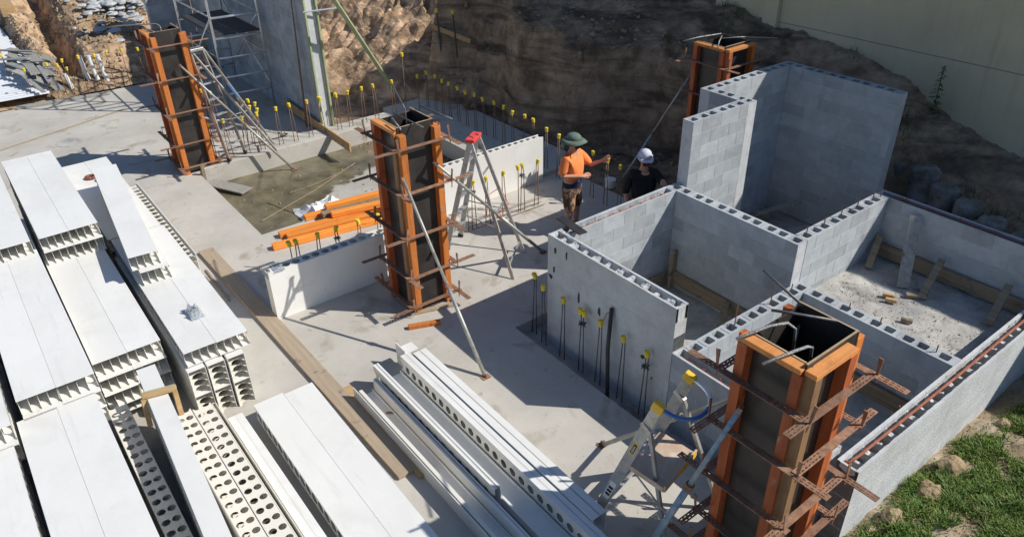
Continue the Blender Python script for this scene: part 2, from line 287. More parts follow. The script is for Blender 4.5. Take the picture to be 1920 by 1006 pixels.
# excavation bank, one height field
YB = [(-40, 3.5), (-24, 2.2), (-16, 1.6), (-12, 1.8), (-10.6, 2.0), (-10.1, 2.6), (-9.5, 3.4), (-8.2, 4.0), (-6, 4.4), (-5, 4.65), (-3.9, 6.0), (-2.6, 6.3), (2.0, 6.3), (2.6, 5.3), (9, 5.2), (20, 5.0)]
ZT = [(-40, 2.8), (-12, 3.4), (-8, 3.3), (-5, 2.7), (-4, 2.56), (-1.8, 2.40), (-0.6, 2.2), (0.4, 2.0), (1.5, 1.5), (2.6, 1.18), (5, 0.9), (20, 0.7)]
def interp(T, x):
    if x <= T[0][0]: return T[0][1]
    for (a, b), (c, d) in zip(T, T[1:]):
        if x <= c: return b+(d-b)*(x-a)/(c-a)
    return T[-1][1]
def bank_h(x, y):
    yb = interp(YB, x)+0.28*nz(x, y, 1, 0.9)+0.10*nz(x, y, 5, 3)
    zt = interp(ZT, x); top = zt-0.65 if x < 0.2 else zt-0.5
    wd = 0.35+0.75*sm(-6.0, -8.6, x)+4.8*sm(-9.1, -9.9, x)+0.5*sm(1.5, 3, x)
    d = y-yb
    h = -0.1+(top+0.1)*sm(0, wd, d)
    h += sm(wd*0.6, max(7.8-yb, wd+0.6), d)*(zt-top)
    if y > 7.8: h = max(h, zt)+0.25*max(0, y-7.8)*sm(-3.5, -5.0, x)
    if x < -15.35:                                   # loose spoil behind the slab edge
        e = -15.35-x; h = max(h, 0.0+0.6*sm(0, 2.2, e)+0.11*max(0, e-2)*sm(-4, -1, y))
        h -= 1.0*math.exp(-((y+2.75+0.07*(x+16))/0.35)**2)*sm(0.8, 2, e)
    if y < -3.1 and x < -15.3: h *= sm(-3.55, -3.1, y)
    rough = sm(-0.2, 0.4, d)
    if x < -15.35: rough = 0.25+0.75*sm(.1, 1.5, -15.35-x)*sm(-3.6, -3.0, y)
    am = 0.09 if x > -9.3 else 0.13
    h += rough*(am*nz(x, y, 2, 1.3)+0.08*nz(x, y, 7, 2.4)+0.04*nz(x, y, 4, 6.5)+0.035*nz(x, y, 14, 14)+0.03*nz(x, y, 24, 28)+0.3*am*abs(nz(x, y, 8, 2.1))-0.22*sm(.20, .42, nz(x, y, 21, 0.9)+.35*nz(x, y, 22, 3.3)))
    # vertical gouges left by the digger bucket on the cut face
    h += rough*0.07*math.sin(x*11+5*nz(x, y, 1, 2))*sm(0, wd*0.6, d)*sm(wd*1.6, wd*0.7, d)
    return h
mb = MB(); xs = []; x = -34
while x < 9: xs.append(x); x += 0.35 if x < -22 else (0.12 if x < -15 else (0.085 if x < -13 else 0.07))
ys = []; y = -5.5
while y < 11: ys.append(y); y += 0.12 if y < 1.4 else (0.07 if y < 7.9 else 0.3)
idx = {}
def in_bank(x, y):
    if x < -15.32: return True
    return y > min(1.32, 9) if x < -9.35 else y > interp(YB, x)-0.75
for j, y in enumerate(ys):
    for i, x in enumerate(xs):
        if in_bank(x, y): idx[i, j] = len(mb.v); mb.v.append(Vector((x, y, bank_h(x, y) if y > -9 else 0)))
for j in range(len(ys)-1):
    for i in range(len(xs)-1):
        q = [(i, j), (i+1, j), (i+1, j+1), (i, j+1)]
        if all(k in idx for k in q): mb.f.append(tuple(idx[k] for k in q))
tag(mb.build('earth_bank', 'dirt', smooth=False), kind='structure')
# flat dark floor between slab and the cut
mb = MB(); rough_grid(-9.2, 3.5, 0.0, 6.8, -0.12, 0.12, 0.04)
tag(mb.build('trench_floor', 'dirt', smooth=True), kind='structure')

# right hand ground outside the long wall
def gz(x, y): return 0.02+0.05*nz(x, y, 1, 1.4)+0.035*nz(x, y, 2, 5)+0.02*nz(x, y, 3, 13)+0.10*sm(4.7, 6.5, x)-0.06*sm(4.9, 4.45, x)
mb = MB(); n1, n2 = 150, 230
for j in range(n2+1):
    for i in range(n1+1):
        x = 4.455+(12-4.455)*(i/n1)**1.5; y = -4+12*j/n2; mb.v.append(Vector((x, y, gz(x, y))))
for j in range(n2):
    for i in range(n1):
        a = j*(n1+1)+i; mb.f.append((a, a+1, a+n1+2, a+n1+1))
tag(mb.build('bare_soil', 'soil', smooth=True), kind='structure')

# ------------------------------------------------------------------ block walls
T = 0.19
BLK = {}
def block_mesh(length, kind, h=0.192, m='block', width=T, seed=0):
    """concrete block lying along +X from x=0; z from 0 to h. solid / hollow (tapered cores) / beam (knocked-down webs) / broken"""
    key = (round(length, 3), kind, round(h, 3), m, width, seed)
    if key in BLK: return BLK[key]
    b = MB(); W = width
    if kind == 'solid' or length < 0.12:
        b.box((0, 0, 0), (length, W, h))
    elif kind in ('hollow',):
        n = 2 if length > 0.3 else 1; L = length/n
        for k in range(n):
            cx, cy = L*(k+0.5)+(0.012 if k == 0 and n == 2 else (-0.012 if n == 2 else 0)), W/2
            A0, A1 = (k*L, (k+1)*L); a, bb, c = min(0.062, L/2-0.03), W/2-0.036, 0.016
            def ring(a, bb, z): return [(cx+a, cy-(bb-c), z), (cx+a, cy+(bb-c), z), (cx+a-c, cy+bb, z), (cx-a+c, cy+bb, z), (cx-a, cy+(bb-c), z), (cx-a, cy-(bb-c), z), (cx-a+c, cy-bb, z), (cx+a-c, cy-bb, z)]
            hole = ring(a, bb, h); low = ring(a+0.012, bb+0.012, 0)
            out = [(A1, cy-(bb-c), h), (A1, cy+(bb-c), h), (cx+a-c, W, h), (cx-a+c, W, h), (A0, cy+(bb-c), h), (A0, cy-(bb-c), h), (cx-a+c, 0, h), (cx+a-c, 0, h)]
            cor = [(A1, W, h), (A0, W, h), (A0, 0, h), (A1, 0, h)]
            f = []
            for i in range(8):
                j = (i+1) % 8
                if i % 2 == 0: f.append((8+i, 8+j, j, i))
            f += [(9, 16, 10, 2, 1), (11, 17, 12, 4, 3), (13, 18, 14, 6, 5), (15, 19, 8, 0, 7)]
            f += [(i, (i+1) % 8, 20+(i+1) % 8, 20+i) for i in range(8)]
            b.poly(hole+out+cor+low, f)
        x0, x1 = 0, length
        b.poly([(x0, 0, 0), (x1, 0, 0), (x1, W, 0), (x0, W, 0), (x0, 0, h), (x1, 0, h), (x1, W, h), (x0, W, h)], [(0, 1, 5, 4), (1, 2, 6, 5), (2, 3, 7, 6), (3, 0, 4, 7)])
    else:  # beam block: two shells and low webs
        rr = random.Random(seed*77+int(length*100))
        n = max(2, int(length/0.05)); o = 0
        for side in (0, 1):
            y0, y1 = (0, 0.034) if side == 0 else (W-0.034, W)
            rag = 0.010 if kind == 'broken' else 0.004
            pts = []; f = []
            for i in range(n+1):
                x = length*i/n; inn = rr.uniform(-rag, rag*1.2)
                za = h-(rr.uniform(0, rag*1.4) if kind == 'broken' else 0)
                yi, yo = (y1+inn, y0) if side == 0 else (y0-inn, y1)
                pts += [(x, yo, 0), (x, yo, za), (x, yi, za-0.004), (x, yi, 0)]
            for i in range(n):
                for q in range(4): f.append((i*4+q, (i+1)*4+q, (i+1)*4+(q+1) % 4, i*4+(q+1) % 4))
            f += [(0, 1, 2, 3), (n*4+3, n*4+2, n*4+1, n*4)]
            b.poly(pts, f)
        nw = 3 if length > 0.3 else 2
        for k in range(nw):
            zt = h*(0.62 if kind == 'beam' else rr.uniform(0.86, 1.0)); wb = 0.03 if kind == 'beam' else 0.05
            x = [0.0, length/2-wb/2, length-wb][k] if nw == 3 else [0, length-wb][k]
            pts = []; n2 = 6
            for i in range(n2+1):
                y = 0.03+(W-0.06)*i/n2; z = zt-(0.02*math.sin(math.pi*i/n2))+rr.uniform(-0.008, 0.012)
                pts += [(x, y, 0), (x+wb, y, 0), (x+wb+rr.uniform(-.006, .006), y, z), (x, y, z+rr.uniform(-.004, .006))]
            f = []
            for i in range(n2):
                for q in range(4): f.append((i*4+q, (i+1)*4+q, (i+1)*4+(q+1) % 4, i*4+(q+1) % 4))
            b.poly(pts, f)
    me = bpy.data.meshes.new('block'); me.from_pydata([tuple(v) for v in b.v], [], b.f)
    bm = bmesh.new(); bm.from_mesh(me); bmesh.ops.remove_doubles(bm, verts=bm.verts, dist=1e-5); bmesh.ops.recalc_face_normals(bm, faces=bm.faces)
    if kind == 'hollow':
        pass
    bm.to_mesh(me); bm.free(); me.materials.append(M[m])
    BLK[key] = me; return me

def wall(x0, y0, axis, length, zbot, ztop, label, topkind='hollow', m='block', group=None, width=T, phase=0, cells=1, gap=0.008, proud=0.003):
    """a block wall starting at (x0,y0) running along +axis; thickness towards +Y (axis X) or +X (axis Y)"""
    t = thing('block_wall', (x0, y0, zbot), label, 'block wall', group)
    rz = 0 if axis == 'X' else math.pi/2
    def put(s, z, me):
        if axis == 'X': loc = (s, 0, z-zbot)
        else: loc = (width, s, z-zbot)
        inst(me, 'block', t, loc, rz)
    n = int(math.ceil((ztop-zbot)/0.2-1e-6)); hollows = 2
    for c in range(n):
        z = ztop-0.2*(c+1); hh = 0.192
        if z < zbot: hh = 0.192-(zbot-z); z = zbot
        if hh < 0.03: continue
        off = 0.2 if (c+phase) % 2 else 0.0
        s = 0.0; first = True
        while s < length-0.02:
            L = 0.4 if not (first and off) else 0.2
            L = min(L, length-s)
            if length-(s+L) < 0.06 and length-(s+L) > 0: L = length-s
            k = topkind if c == 0 else ('hollow' if c == 1 and topkind != 'solid' else 'solid')
            sd_ = random.randint(0, 5) if k in ('broken', 'beam') else 0
            put(s+gap/2, z, block_mesh(L-gap, k, hh, m, width, sd_)); s += L; first = False
    # mortar bed: a core a few mm behind the block faces, with thin beds between the two hollow courses
    b = MB(); p = proud
    zt = ztop-0.402 if topkind != 'solid' else ztop-0.01
    def bx(s0, s1, d0, d1, z0_, z1_):
        if axis == 'X': b.box((x0+s0, y0+d0, z0_), (x0+s1, y0+d1, z1_))
        else: b.box((x0+d0, y0+s0, z0_), (x0+d1, y0+s1, z1_))
    bx(p, length-p, p, width-p, zbot, max(zt, zbot+0.02))
    if topkind != 'solid':
        bx(p, length-p, p, 0.03, zt+0.001, ztop-0.010); bx(p, length-p, width-0.03, width-p, zt+0.001, ztop-0.010)
        bx(p, 0.026, 0.031, width-0.031, zt+0.001, ztop-0.014); bx(length-0.026, length-p, 0.031, width-0.031, zt+0.001, ztop-0.014)
    b.build('mortar', 'mortar' if m == 'block' else 'blockwhite', t)
    return t
ZH = 1.52; ZL = 0.92; ZT4 = 2.47; XA = 2.19; Y3 = 2.2; Y4 = 4.28; X8 = 4.26
W1 = wall(0, 0, 'X', XA, -0.2, ZH, 'pale near wall of the block cells with chipped dark holes and broken cores', 'broken', 'blockwhite', proud=0.001, gap=0.002)
W2 = wall(0, T+0.002, 'Y', Y3-T-0.002, -0.2, ZH, 'grey block wall beside the worker in orange, rust red bar along its top', 'beam', phase=1)
W3 = wall(0, Y3, 'X', XA, -0.2, ZH, 'grey block wall between the near cell and the tall wall, ten open cores on top, no bars')
W4 = wall(XA-T, Y3+T+0.002, 'Y', Y4-Y3-T-0.002, -0.2, ZH, 'sunlit block wall with short bar stubs standing in every second core', phase=1)
W5 = wall(XA-T, Y4, 'X', 6.4, 0.1, ZH-0.01, 'shaded block wall along the back of the gravel floored cell, dark bar in its channel', 'beam')
W1b = wall(XA+0.002, 0, 'X', 2.0, -0.2, ZL, 'low channel topped block wall stepping down behind the ladder with the yellow caps', 'beam', 'block')
W7 = wall(XA+0.002, T+0.002, 'Y', Y3-0.002, -0.2, ZL, 'low wall of hollow blocks between the step ladder cell and the near cell, loose looking top course', phase=1, gap=0.012)
W8 = wall(XA+T+0.004, Y3, 'X', X8-XA-T-0.006, -0.2, ZL, 'low cross wall of hollow blocks in front of the gravel floored cell')
W9 = wall(X8, 0.0, 'Y', 8.4, -0.2, ZL, 'long low outer wall with smooth pale face beside the grass and rust red bar in its top channel', 'beam', 'blockwhite', width=0.22, proud=0.001, gap=0.002)
ta, tb, tc, td, te = -0.01, 2.43, 3.81, -0.72, 5.80
T1 = wall(ta, tb, 'Y', tc-tb-T-0.002, -0.2, ZT4, 'tall sunlit block wall standing right behind the man in the pale cap', phase=1)
T2 = wall(td+T+0.002, tc-T, 'X', ta-td, -0.2, ZT4, 'short tall return wall joining the two sunlit tall block walls')
T3 = wall(td, tc-T, 'Y', te-tc+T-T-0.002, -0.2, ZT4, 'tall block wall half in sun beside the far orange column form', phase=1)
T4 = wall(td, te-T, 'X', 1.38-td, -0.3, ZT4, 'tall shaded block wall in front of the cream house')
# far tall wall behind the scaffold, with its return
TW = wall(-17.2, 0.90, 'X', 8.25, -0.2, 3.12, 'very tall block wall behind the aluminium scaffold', 'hollow', width=0.22)
TR = wall(-17.42, -0.3, 'Y', 1.2, -0.2, 3.12, 'far return block wall in sun behind the left orange column form', 'hollow')
def timber(name, pts_list, m, label, cat, group=None, bevel=0.004, upv=(0, 0, 1)):
    b = MB()
    for p, q, w_, h_ in pts_list: b.bar(p, q, w_, h_, upv)
    o = b.build(name, m, None, bevel=bevel, pos=pts_list[0][0]); tag(o, label, cat, group); return o
timber('edge_board', [((-8.93, 0.885, 0.0), (-8.93, 0.885, 3.5), 0.04, 0.09)], 'greent', 'green upright board on the near edge of the very tall wall end', 'board')
timber('edge_board', [((-8.93, 1.15, 0.0), (-8.93, 1.15, 3.5), 0.04, 0.09)], 'greent', 'green upright board on the far edge of the very tall wall end', 'board')
timber('brace_board', [((-8.2, 1.15, 3.1), (-9.3, 3.0, 0.35), 0.11, 0.04)], 'greent', 'long green sloping board propping the very tall wall from the soil bank', 'board')
timber('kick_board', [((-10.8, 0.80, 0.2), (-7.55, 0.86, 0.06), 0.04, 0.2)], 'newboard', 'sawn timber board along the foot of the very tall wall, running over the recess edge', 'board')
# rods and clamp on the tall wall end
b = MB(); b.tube([(-8.9, 0.84, 2.62), (-8.75, 1.6, 2.62)], 0.018); tag(b.build('clamp_rod', 'alub', pos=(-8.9, 0.9, 4.15)), 'shiny clamp rod across the top of the very tall wall end', 'rod')
b = MB(); b.tube([(-9.45, 0.72, 0), (-9.45, 0.86, 3.05)], 0.014); b.tube([(-9.38, 0.72, 0), (-9.45, 0.86, 3.2)], 0.014)
tag(b.build('long_bar', 'rebar', pos=(-9.4, .72, 0)), 'pair of tall brown bars leaning on the very tall wall', 'bar')

# bars lying in the channels and stubs
def lying(name, pts, r, m, label, ties=0, cat='bar'):
    t = thing(name, pts[0], label, cat); b = MB(); b.tube(pts, r, 7); b.build('bar', m, t, smooth=True)
    rr = random.Random(5)
    if ties:
        b = MB(); a, c = Vector(pts[0]), Vector(pts[-1]); n = ties
        for i in range(n):
            q = a.lerp(c, (i+0.4)/n)
            for k in range(3):
                d = Vector((rr.uniform(-.04, .04), rr.uniform(-.04, .04), rr.uniform(.01, .05))); b.tube([q, q+d], 0.004, 5)
            b.tube([q+Vector((0, 0, -.1)), q+Vector((0.0, 0, 0.02))], 0.008, 6)
        tag(b.build('tie_wire', m, t), kind='stuff')
    return t
M['redbar'] = mat('red_rust_bar', (0.28, 0.085, 0.045), (0.40, 0.15, 0.09), scale=12, rough=0.8, bump=0.3, bscale=90)
lying('channel_bar', [(0.11, 0.1, 1.475), (0.11, 1.1, 1.48), (0.11, 2.1, 1.475)], 0.009, 'redbar', 'rust red bar in the top channel of the wall beside the worker in orange', 10)
lying('channel_bar', [(X8-0.02, 0.07, 0.86), (X8+0.08, 0.09, 0.87), (X8+0.09, 0.25, 0.885), (X8+0.095, 2.2, 0.882), (X8+0.088, 4, 0.887), (X8+0.095, 8.3, 0.885)], 0.016, 'redbar', 'thick rust red bar with wire ties along the top of the long low outer wall', 40)
lying('channel_bar', [(2.2, Y4+0.1, ZH-0.03), (8.3, Y4+0.1, ZH-0.03)], 0.012, 'redbar', 'dark bar in the channel of the shaded back wall', 16)
lying('channel_bar', [(2.25, 0.09, 0.86), (4.1, 0.1, 0.86)], 0.008, 'redbar', 'thin rusty bar in the low channel behind the ladder with yellow caps', 8)
def stub(x, y, z, h, label, lean=(0, 0), r=0.008, m='rebar'):
    b = MB(); b.tube([(x, y, z-0.25), (x+lean[0], y+lean[1], z+h)], r, 6); tag(b.build('stub_bar', m, pos=(x, y, z)), label, 'bar', 'bar stubs in the block cores')
k = 0
for i in range(6):
    yy = Y3+0.28+0.4*i*0.95
    stub(XA-0.095, min(yy, 4.2), ZH, 0.11, f'short bar stub in the sunlit wall top, {ORD[i]} from its near end', (0.005, 0.01))
for i, (x, yy, h) in enumerate([(2.285, 0.98, .30), (2.285, 1.66, 0.30), (2.285, 2.08, 0.12)]):
    stub(x, yy, ZL, h, ['tall rust bar standing in the loose block wall behind the near column form', 'second tall rust bar in the loose block wall, nearer the wall corner', 'short dark bar stub at the corner of the two low hollow walls'][i])
for i, x in enumerate([2.95, 3.35, 4.02]):
    stub(x, Y3+0.1, ZL, 0.09, f'short dark bar stub in the low cross wall, {ORD[i]} from the left')
# chipped holes and pockets in the pale wall (dark knocked-through openings)
def chip(cx, cz, w_, h_, i):
    rr = random.Random(i); b = MB(); n = 9; pts = []
    for k in range(n):
        a = 2*math.pi*k/n; q = rr.uniform(0.6, 1.1); pts.append((cx+math.cos(a)*w_/2*q, cz+math.sin(a)*h_/2*q))
    y = -0.0035
    P = [(px, y, pz) for px, pz in pts]+[(px, 0.0, pz) for px, pz in pts]
    b.poly(P, [tuple(range(n))]+[(k, (k+1) % n, n+(k+1) % n, n+k) for k in range(n)])
    b.build('chipped_hole', 'cord', W1)
for i, (x, z, a, h) in enumerate([(0.15, 1.33, .05, .12), (0.37, 1.35, .04, .13), (0.13, 1.04, .035, .14), (0.065, 0.90, .10, .08), (0.62, 0.86, .05, .19), (1.0, 0.83, .05, .14), (1.76, 0.60, .08, .07), (1.93, 0.38, .03, .06)]):
    chip(x, z, a, h, i)

# ------------------------------------------------------------------ house
H = thing('house', (-3.9, 7.8, 1.0), 'cream rendered house wall on top of the bank with one pilaster', 'house')
b = MB(); b.box((-3.9, 7.8, 0.6), (30, 8.1, 2.475)); b.build('lower_wall', 'house', H)
b = MB(); prof = [(-3.9, 6.9), (-3.0, 6.72), (-0.8, 6.3), (1.0, 6.02), (30, 5.9)]
for (xa, za), (xb, zb) in zip(prof, prof[1:]):
    b.poly([(xa, 7.797, 2.49), (xb, 7.797, 2.49), (xb, 8.1, 2.49), (xa, 8.1, 2.49), (xa, 7.797, za), (xb, 7.797, zb), (xb, 8.1, zb), (xa, 8.1, za)], [(0, 3, 2, 1), (4, 5, 6, 7), (0, 1, 5, 4), (1, 2, 6, 5), (2, 3, 7, 6), (3, 0, 4, 7)])
b.build('upper_wall', 'house', H)
b = MB(); b.box((-5.1, 7.8, 3.4), (-3.9, 9.2, 9.0)); b.build('shade_block', 'house', H)  # unseen block added above the view to cast shade on the bank
b = MB(); b.box((-3.89, 7.81, 2.47), (29.9, 8.05, 2.495)); b.build('joint', 'greytimber', H)
b = MB(); b.box((-2.66, 7.70, 1.9), (-2.34, 7.795, 5.95)); b.build('pilaster', 'house', H)
b = MB(); b.box((-3.9, 8.1, 0.6), (-3.7, 9.2, 5.8)); b.build('side_wall', 'house', H)

# ------------------------------------------------------------------ concrete piers behind the back wall
for i, (x, y, z, r) in enumerate([(1.15, 6.8, 1.0, .19), (1.62, 6.62, 1.08, .22), (2.05, 6.42, 0.98, .2), (2.5, 6.25, 0.92, .21), (2.95, 6.1, 0.86, .2), (3.45, 6.0, 0.8, .22), (3.95, 5.92, 0.76, .19), (4.5, 5.85, 0.7, .2)]):
    b = MB(); n = 18; o = 0; rr = random.Random(i); rings = []
    for k, (zz, q) in enumerate([(-0.2, 1.02), (0.3, 0.98), (z-0.15, 1.0), (z-0.04, 1.03), (z, 0.9), (z+0.02, 0.5)]):
        for a in range(n):
            t_ = 2*math.pi*a/n; q2 = q*r*(1+0.28*nz(math.cos(t_)*1.6+i*5, math.sin(t_)*1.6, zz*3))
            b.v.append(Vector((x+math.cos(t_)*q2, y+math.sin(t_)*q2, zz+0.03*nz(x+math.cos(t_), y+math.sin(t_), k, 3))))
    for k in range(5):
        for a in range(n): b.f.append((k*n+a, k*n+(a+1) % n, (k+1)*n+(a+1) % n, (k+1)*n+a))
    b.f.append(tuple(5*n+a for a in range(n)))
    tag(b.build('concrete_pier', 'pierm', smooth=True, pos=(x, y, 0)), f'rough round concrete pier in the shade behind the back wall, {ORD[i]} from the left', 'pier', 'concrete piers below the cream house')

# ------------------------------------------------------------------ starter bars with yellow caps
def starter(x, y, z0, ztop, label, group, two=True, along='Y', m='rebar', lean=(0, 0), ncap=1, tied=False):
    lean = (lean[0]+random.gauss(0, .016), lean[1]+random.gauss(0, .016)); ztop += random.gauss(0, .012)
    t = thing('starter_bar', (x, y, z0), label, 'starter bar', group)
    dx, dy = (0, 0.05) if along == 'Y' else (0.05, 0)
    for s in ((-1, 1) if two else (0,)):
        b = MB(); b.tube([(x+dx*s, y+dy*s, z0-0.08), (x+dx*s*0.35+lean[0], y+dy*s*0.35+lean[1], ztop-0.01)], 0.0075, 6); b.build('rod', m, t, smooth=True)
    for c in range(ncap):
        b = MB(); cx = x+lean[0]+(0 if ncap == 1 else (c-0.5)*0.075); cy = y+lean[1]; q = random.uniform(-.016, .016)
        b.tube([(cx, cy, ztop-0.05), (cx+q*.3, cy, ztop-0.012), (cx+q, cy+q, ztop+0.03), (cx+q, cy+q, ztop+0.037)], [0.029, 0.031, 0.034, 0.026], 12)
        b.build('cap', 'yellow', t, smooth=False)
    if tied:
        b = MB(); 
        for k in range(5):
            a = k*1.3; b.tube([(x+math.cos(a)*.05, y+math.sin(a)*.05, ztop-0.2+0.01*k), (x+math.cos(a+2)*.05, y+math.sin(a+2)*.05, ztop-0.16), (x+math.cos(a+4)*.05, y+math.sin(a+4)*.05, ztop-0.21)], 0.006, 5)
        tag(b.build('wire_coil', 'cord', t), kind='stuff')
    return t
G1 = 'capped starter bars behind the far slab edge'
for i, (x, y, h) in enumerate([(-15.57, -3.86, .85), (-15.47, -3.31, .89), (-15.42, -2.99, .93), (-15.4, -2.63, .95), (-15.4, -2.26, .92), (-15.42, -1.96, .92), (-15.4, -1.6, .9), (-15.4, -1.2, .9), (-15.6, -3.1, .78), (-15.8, -2.9, .62)]):
    starter(x, y, 0.0, h, f'capped bar behind the far slab edge, {ORD[i] if i < 8 else ["short one among debris", "shortest one among debris"][i-8]}' + (' from the roof sheet' if i < 8 else ''), G1, two=False)
for i, (x, y) in enumerate([(-18.3, -4.05), (-18.8, -4.0), (-19.4, -3.98), (-20.2, -3.96), (-21.0, -3.95), (-21.8, -3.9), (-17.4, -4.1)]):
    starter(x, y, -0.1, 0.85, f'yellow capped bar along the white roof sheet, {ORD[i]} one', 'yellow capped bars beside the white roof sheet', two=False)
G2 = 'capped starter bars along the left shelf of the wet recess'
for i, y in enumerate([-1.65, -1.3, -0.96, -0.63, -0.22, 0.12, 0.46, 0.77, 1.15, 1.43, 1.78, 2.1]):
    starter(-8.6, y, 0.08, 0.88, f'capped bar pair on left shelf of the recess, {ORD[i]} from the left column form', G2, lean=(random.uniform(-.03, .03), random.uniform(-.02, .02)), ncap=2 if i in (7, 8) else 1)
G3 = 'capped starter bars in the scaffold bay'
for i, (x, y) in enumerate([(-10.14, -0.77), (-10.12, -1.13), (-9.8, -0.57), (-9.55, -0.42), (-9.4, -0.62), (-9.15, -0.44), (-9.02, -0.6), (-8.82, -0.55), (-10.5, -0.9), (-10.9, -1.0), (-11.4, -0.9), (-11.9, -0.8)]):
    starter(x, y, 0.0, 0.88, f'capped bar under the scaffold, {ORD[i]} counting away from the recess bars', G3, two=i % 2 == 0)
G4 = 'capped starter bars along the back shelf of the wet recess'
xs4 = [-8.6, -8.25, -7.92, -7.62, -7.27, -6.93, -6.6, -6.26, -5.92, -5.59, -5.25, -4.93, -4.6, -4.06, -3.68]
for i, x in enumerate(xs4):
    starter(x, 3.46-(0.12 if i > 12 else 0), 0.06, 0.88, f'capped bar pair on back shelf of the recess, {ORD[i]} from the left', G4, along='X', lean=(random.uniform(-.02, .02), random.uniform(-.03, .03)))
starter(-8.6, 2.86, 0.06, 1.42, 'tallest capped bar at the back left corner of the recess', G4, two=False)
starter(-8.58, 2.55, 0.06, 0.88, 'capped starter bar just right of the green sloping board', G4)
starter(-8.56, 3.2, 0.06, 0.88, 'capped starter bar beside the tallest capped bar', G4, two=False)
for i, (x, y) in enumerate([(-3.2, 3.3), (-2.65, 3.27), (-2.25, 3.23), (-1.92, 3.25), (-1.55, 3.18), (-1.1, 3.1)]):
    starter(x, y, 0.0, 0.88, f'capped starter bar pair between the two workers, {ORD[i]} from the worker in orange', 'capped starter bars between the workers', along='X')
G5 = 'capped starter bars in the line crossing the sunlit slab'
for i, y in enumerate([-2.32, -2.24, -1.94, -1.59, -1.23, -0.88, 0.78, 0.90, 1.19, 1.56, 1.86, 1.95, 2.26]):
    starter(-3.03, y, 0.0, 0.86, f'capped bar in the line across the slab, {ORD[i]} from the plank end', G5, two=i not in (0, 6, 10), tied=i in (3, 7, 11))
b = MB()
for y0, y1 in ((0.8, 2.3),):
    for z, dx in ((0.03, -.05), (0.03, .06), (0.14, .0), (0.2, 0.05)):
        b.tube([(-3.03+dx, y0, z), (-3.0+dx, y1+0.1, z)], 0.006, 5)
tag(b.build('tie_bars', 'rebar', pos=(-3.03, 0.8, 0)), 'thin horizontal tie bars running between the capped bars on the sunlit slab', 'tie bar', kind='stuff')
# bent red bar shape by the white wall
b = MB(); b.tube([(-3.3, 1.35, 0.0), (-3.35, 1.42, 0.35), (-3.35, 1.7, 0.42), (-3.3, 1.85, 0.05), (-3.2, 1.5, 0.02)], 0.008, 6)
tag(b.build('bent_bar', 'red', pos=(-3.3, 1.4, 0), smooth=True), 'bent red wire loop in front of the white standing wall panel', 'wire')
G6 = 'capped starter bars in the trench before the pale wall'
for i, (x, n) in enumerate([(-0.26, 1), (0.04, 1), (0.42, 1), (0.80, 2), (1.12, 1), (1.52, 1), (1.90, 1)]):
    starter(x, -0.09 if i else -0.02, -0.2, 0.76, f'capped bar pair in the trench before the pale wall, {ORD[i]} from the left', G6, along='X', m='darkbar', ncap=n, tied=i in (3, 6))
starter(3.78, -0.12, -0.2, 0.72, 'capped bar hiding behind the near column form', G6, two=False)
b = MB(); b.tube([(1.42, -0.2, -0.15), (1.30, -0.12, 0.5), (1.24, -0.03, 1.03)], 0.026, 10); tag(b.build('pipe', 'blackpipe', smooth=True, pos=(1.4, -.2, -.1)), 'black pipe leaning on the pale wall among the capped bars', 'pipe')
b = MB(); b.tube([(1.26, -0.05, 1.0), (1.18, -0.05, 0.93), (1.12, -0.06, 0.76)], 0.006, 6); tag(b.build('red_cable', 'redbar', pos=(1.2, -.05, .9)), 'short red cable hanging beside the top of the black pipe', 'cable')

# ------------------------------------------------------------------ column forms
SLOT = {}
def slot_bar(L, wdt=0.068, th=0.008):
    """flat clamp plate with two staggered rows of slots at each end, along +X centred"""
    b = MB(); hw = wdt/2; rows = [(-hw, -0.021), (-0.021, -0.011), (-0.011, 0.011), (0.011, 0.021), (0.021, hw)]
    se = 0.34
    for k, (y0, y1) in enumerate(rows):
        if k in (0, 2, 4): b.box((-L/2, y0, -th/2), (L/2, y1, th/2)); continue
        st = [(-L/2, -L/2+0.02)]; x = -L/2+0.02+(0.02 if k == 3 else 0.0); cur = -L/2
        solids = []
        def run(x0, x1):
            x = x0; prev = x0
            while x+0.05 < x1:
                solids.append((prev, x+0.013)); prev = x+0.013+0.03; x += 0.045
            solids.append((prev, x1))
        run(-L/2+(0.02 if k == 3 else 0), -L/2+se); 
        if k == 3: solids.append((-L/2, -L/2+0.0201))
        solids.append((-L/2+se, L/2-se)); run(L/2-se, L/2)
        for a, c in solids:
            if c > a: b.box((a, y0, -th/2), (c, y1, th/2))
    me = bpy.data.meshes.new('clamp_bar'); me.from_pydata([tuple(v) for v in b.v], [], b.f); me.materials.append(M['rust']); return me
SB = slot_bar(1.12)
wb_ = MB(); wb_.poly([(-.018, -.005, .13), (.018, -.005, .13), (.018, .005, .13), (-.018, .005, .13), (-.004, -.004, -.13), (.004, -.004, -.13), (.004, .004, -.13), (-.004, .004, -.13)], [(0, 1, 2, 3), (7, 6, 5, 4), (0, 4, 5, 1), (1, 5, 6, 2), (2, 6, 7, 3), (3, 7, 4, 0)])
WM = bpy.data.meshes.new('wedge'); WM.from_pydata([tuple(v) for v in wb_.v], [], wb_.f); WM.materials.append(M['rust'])
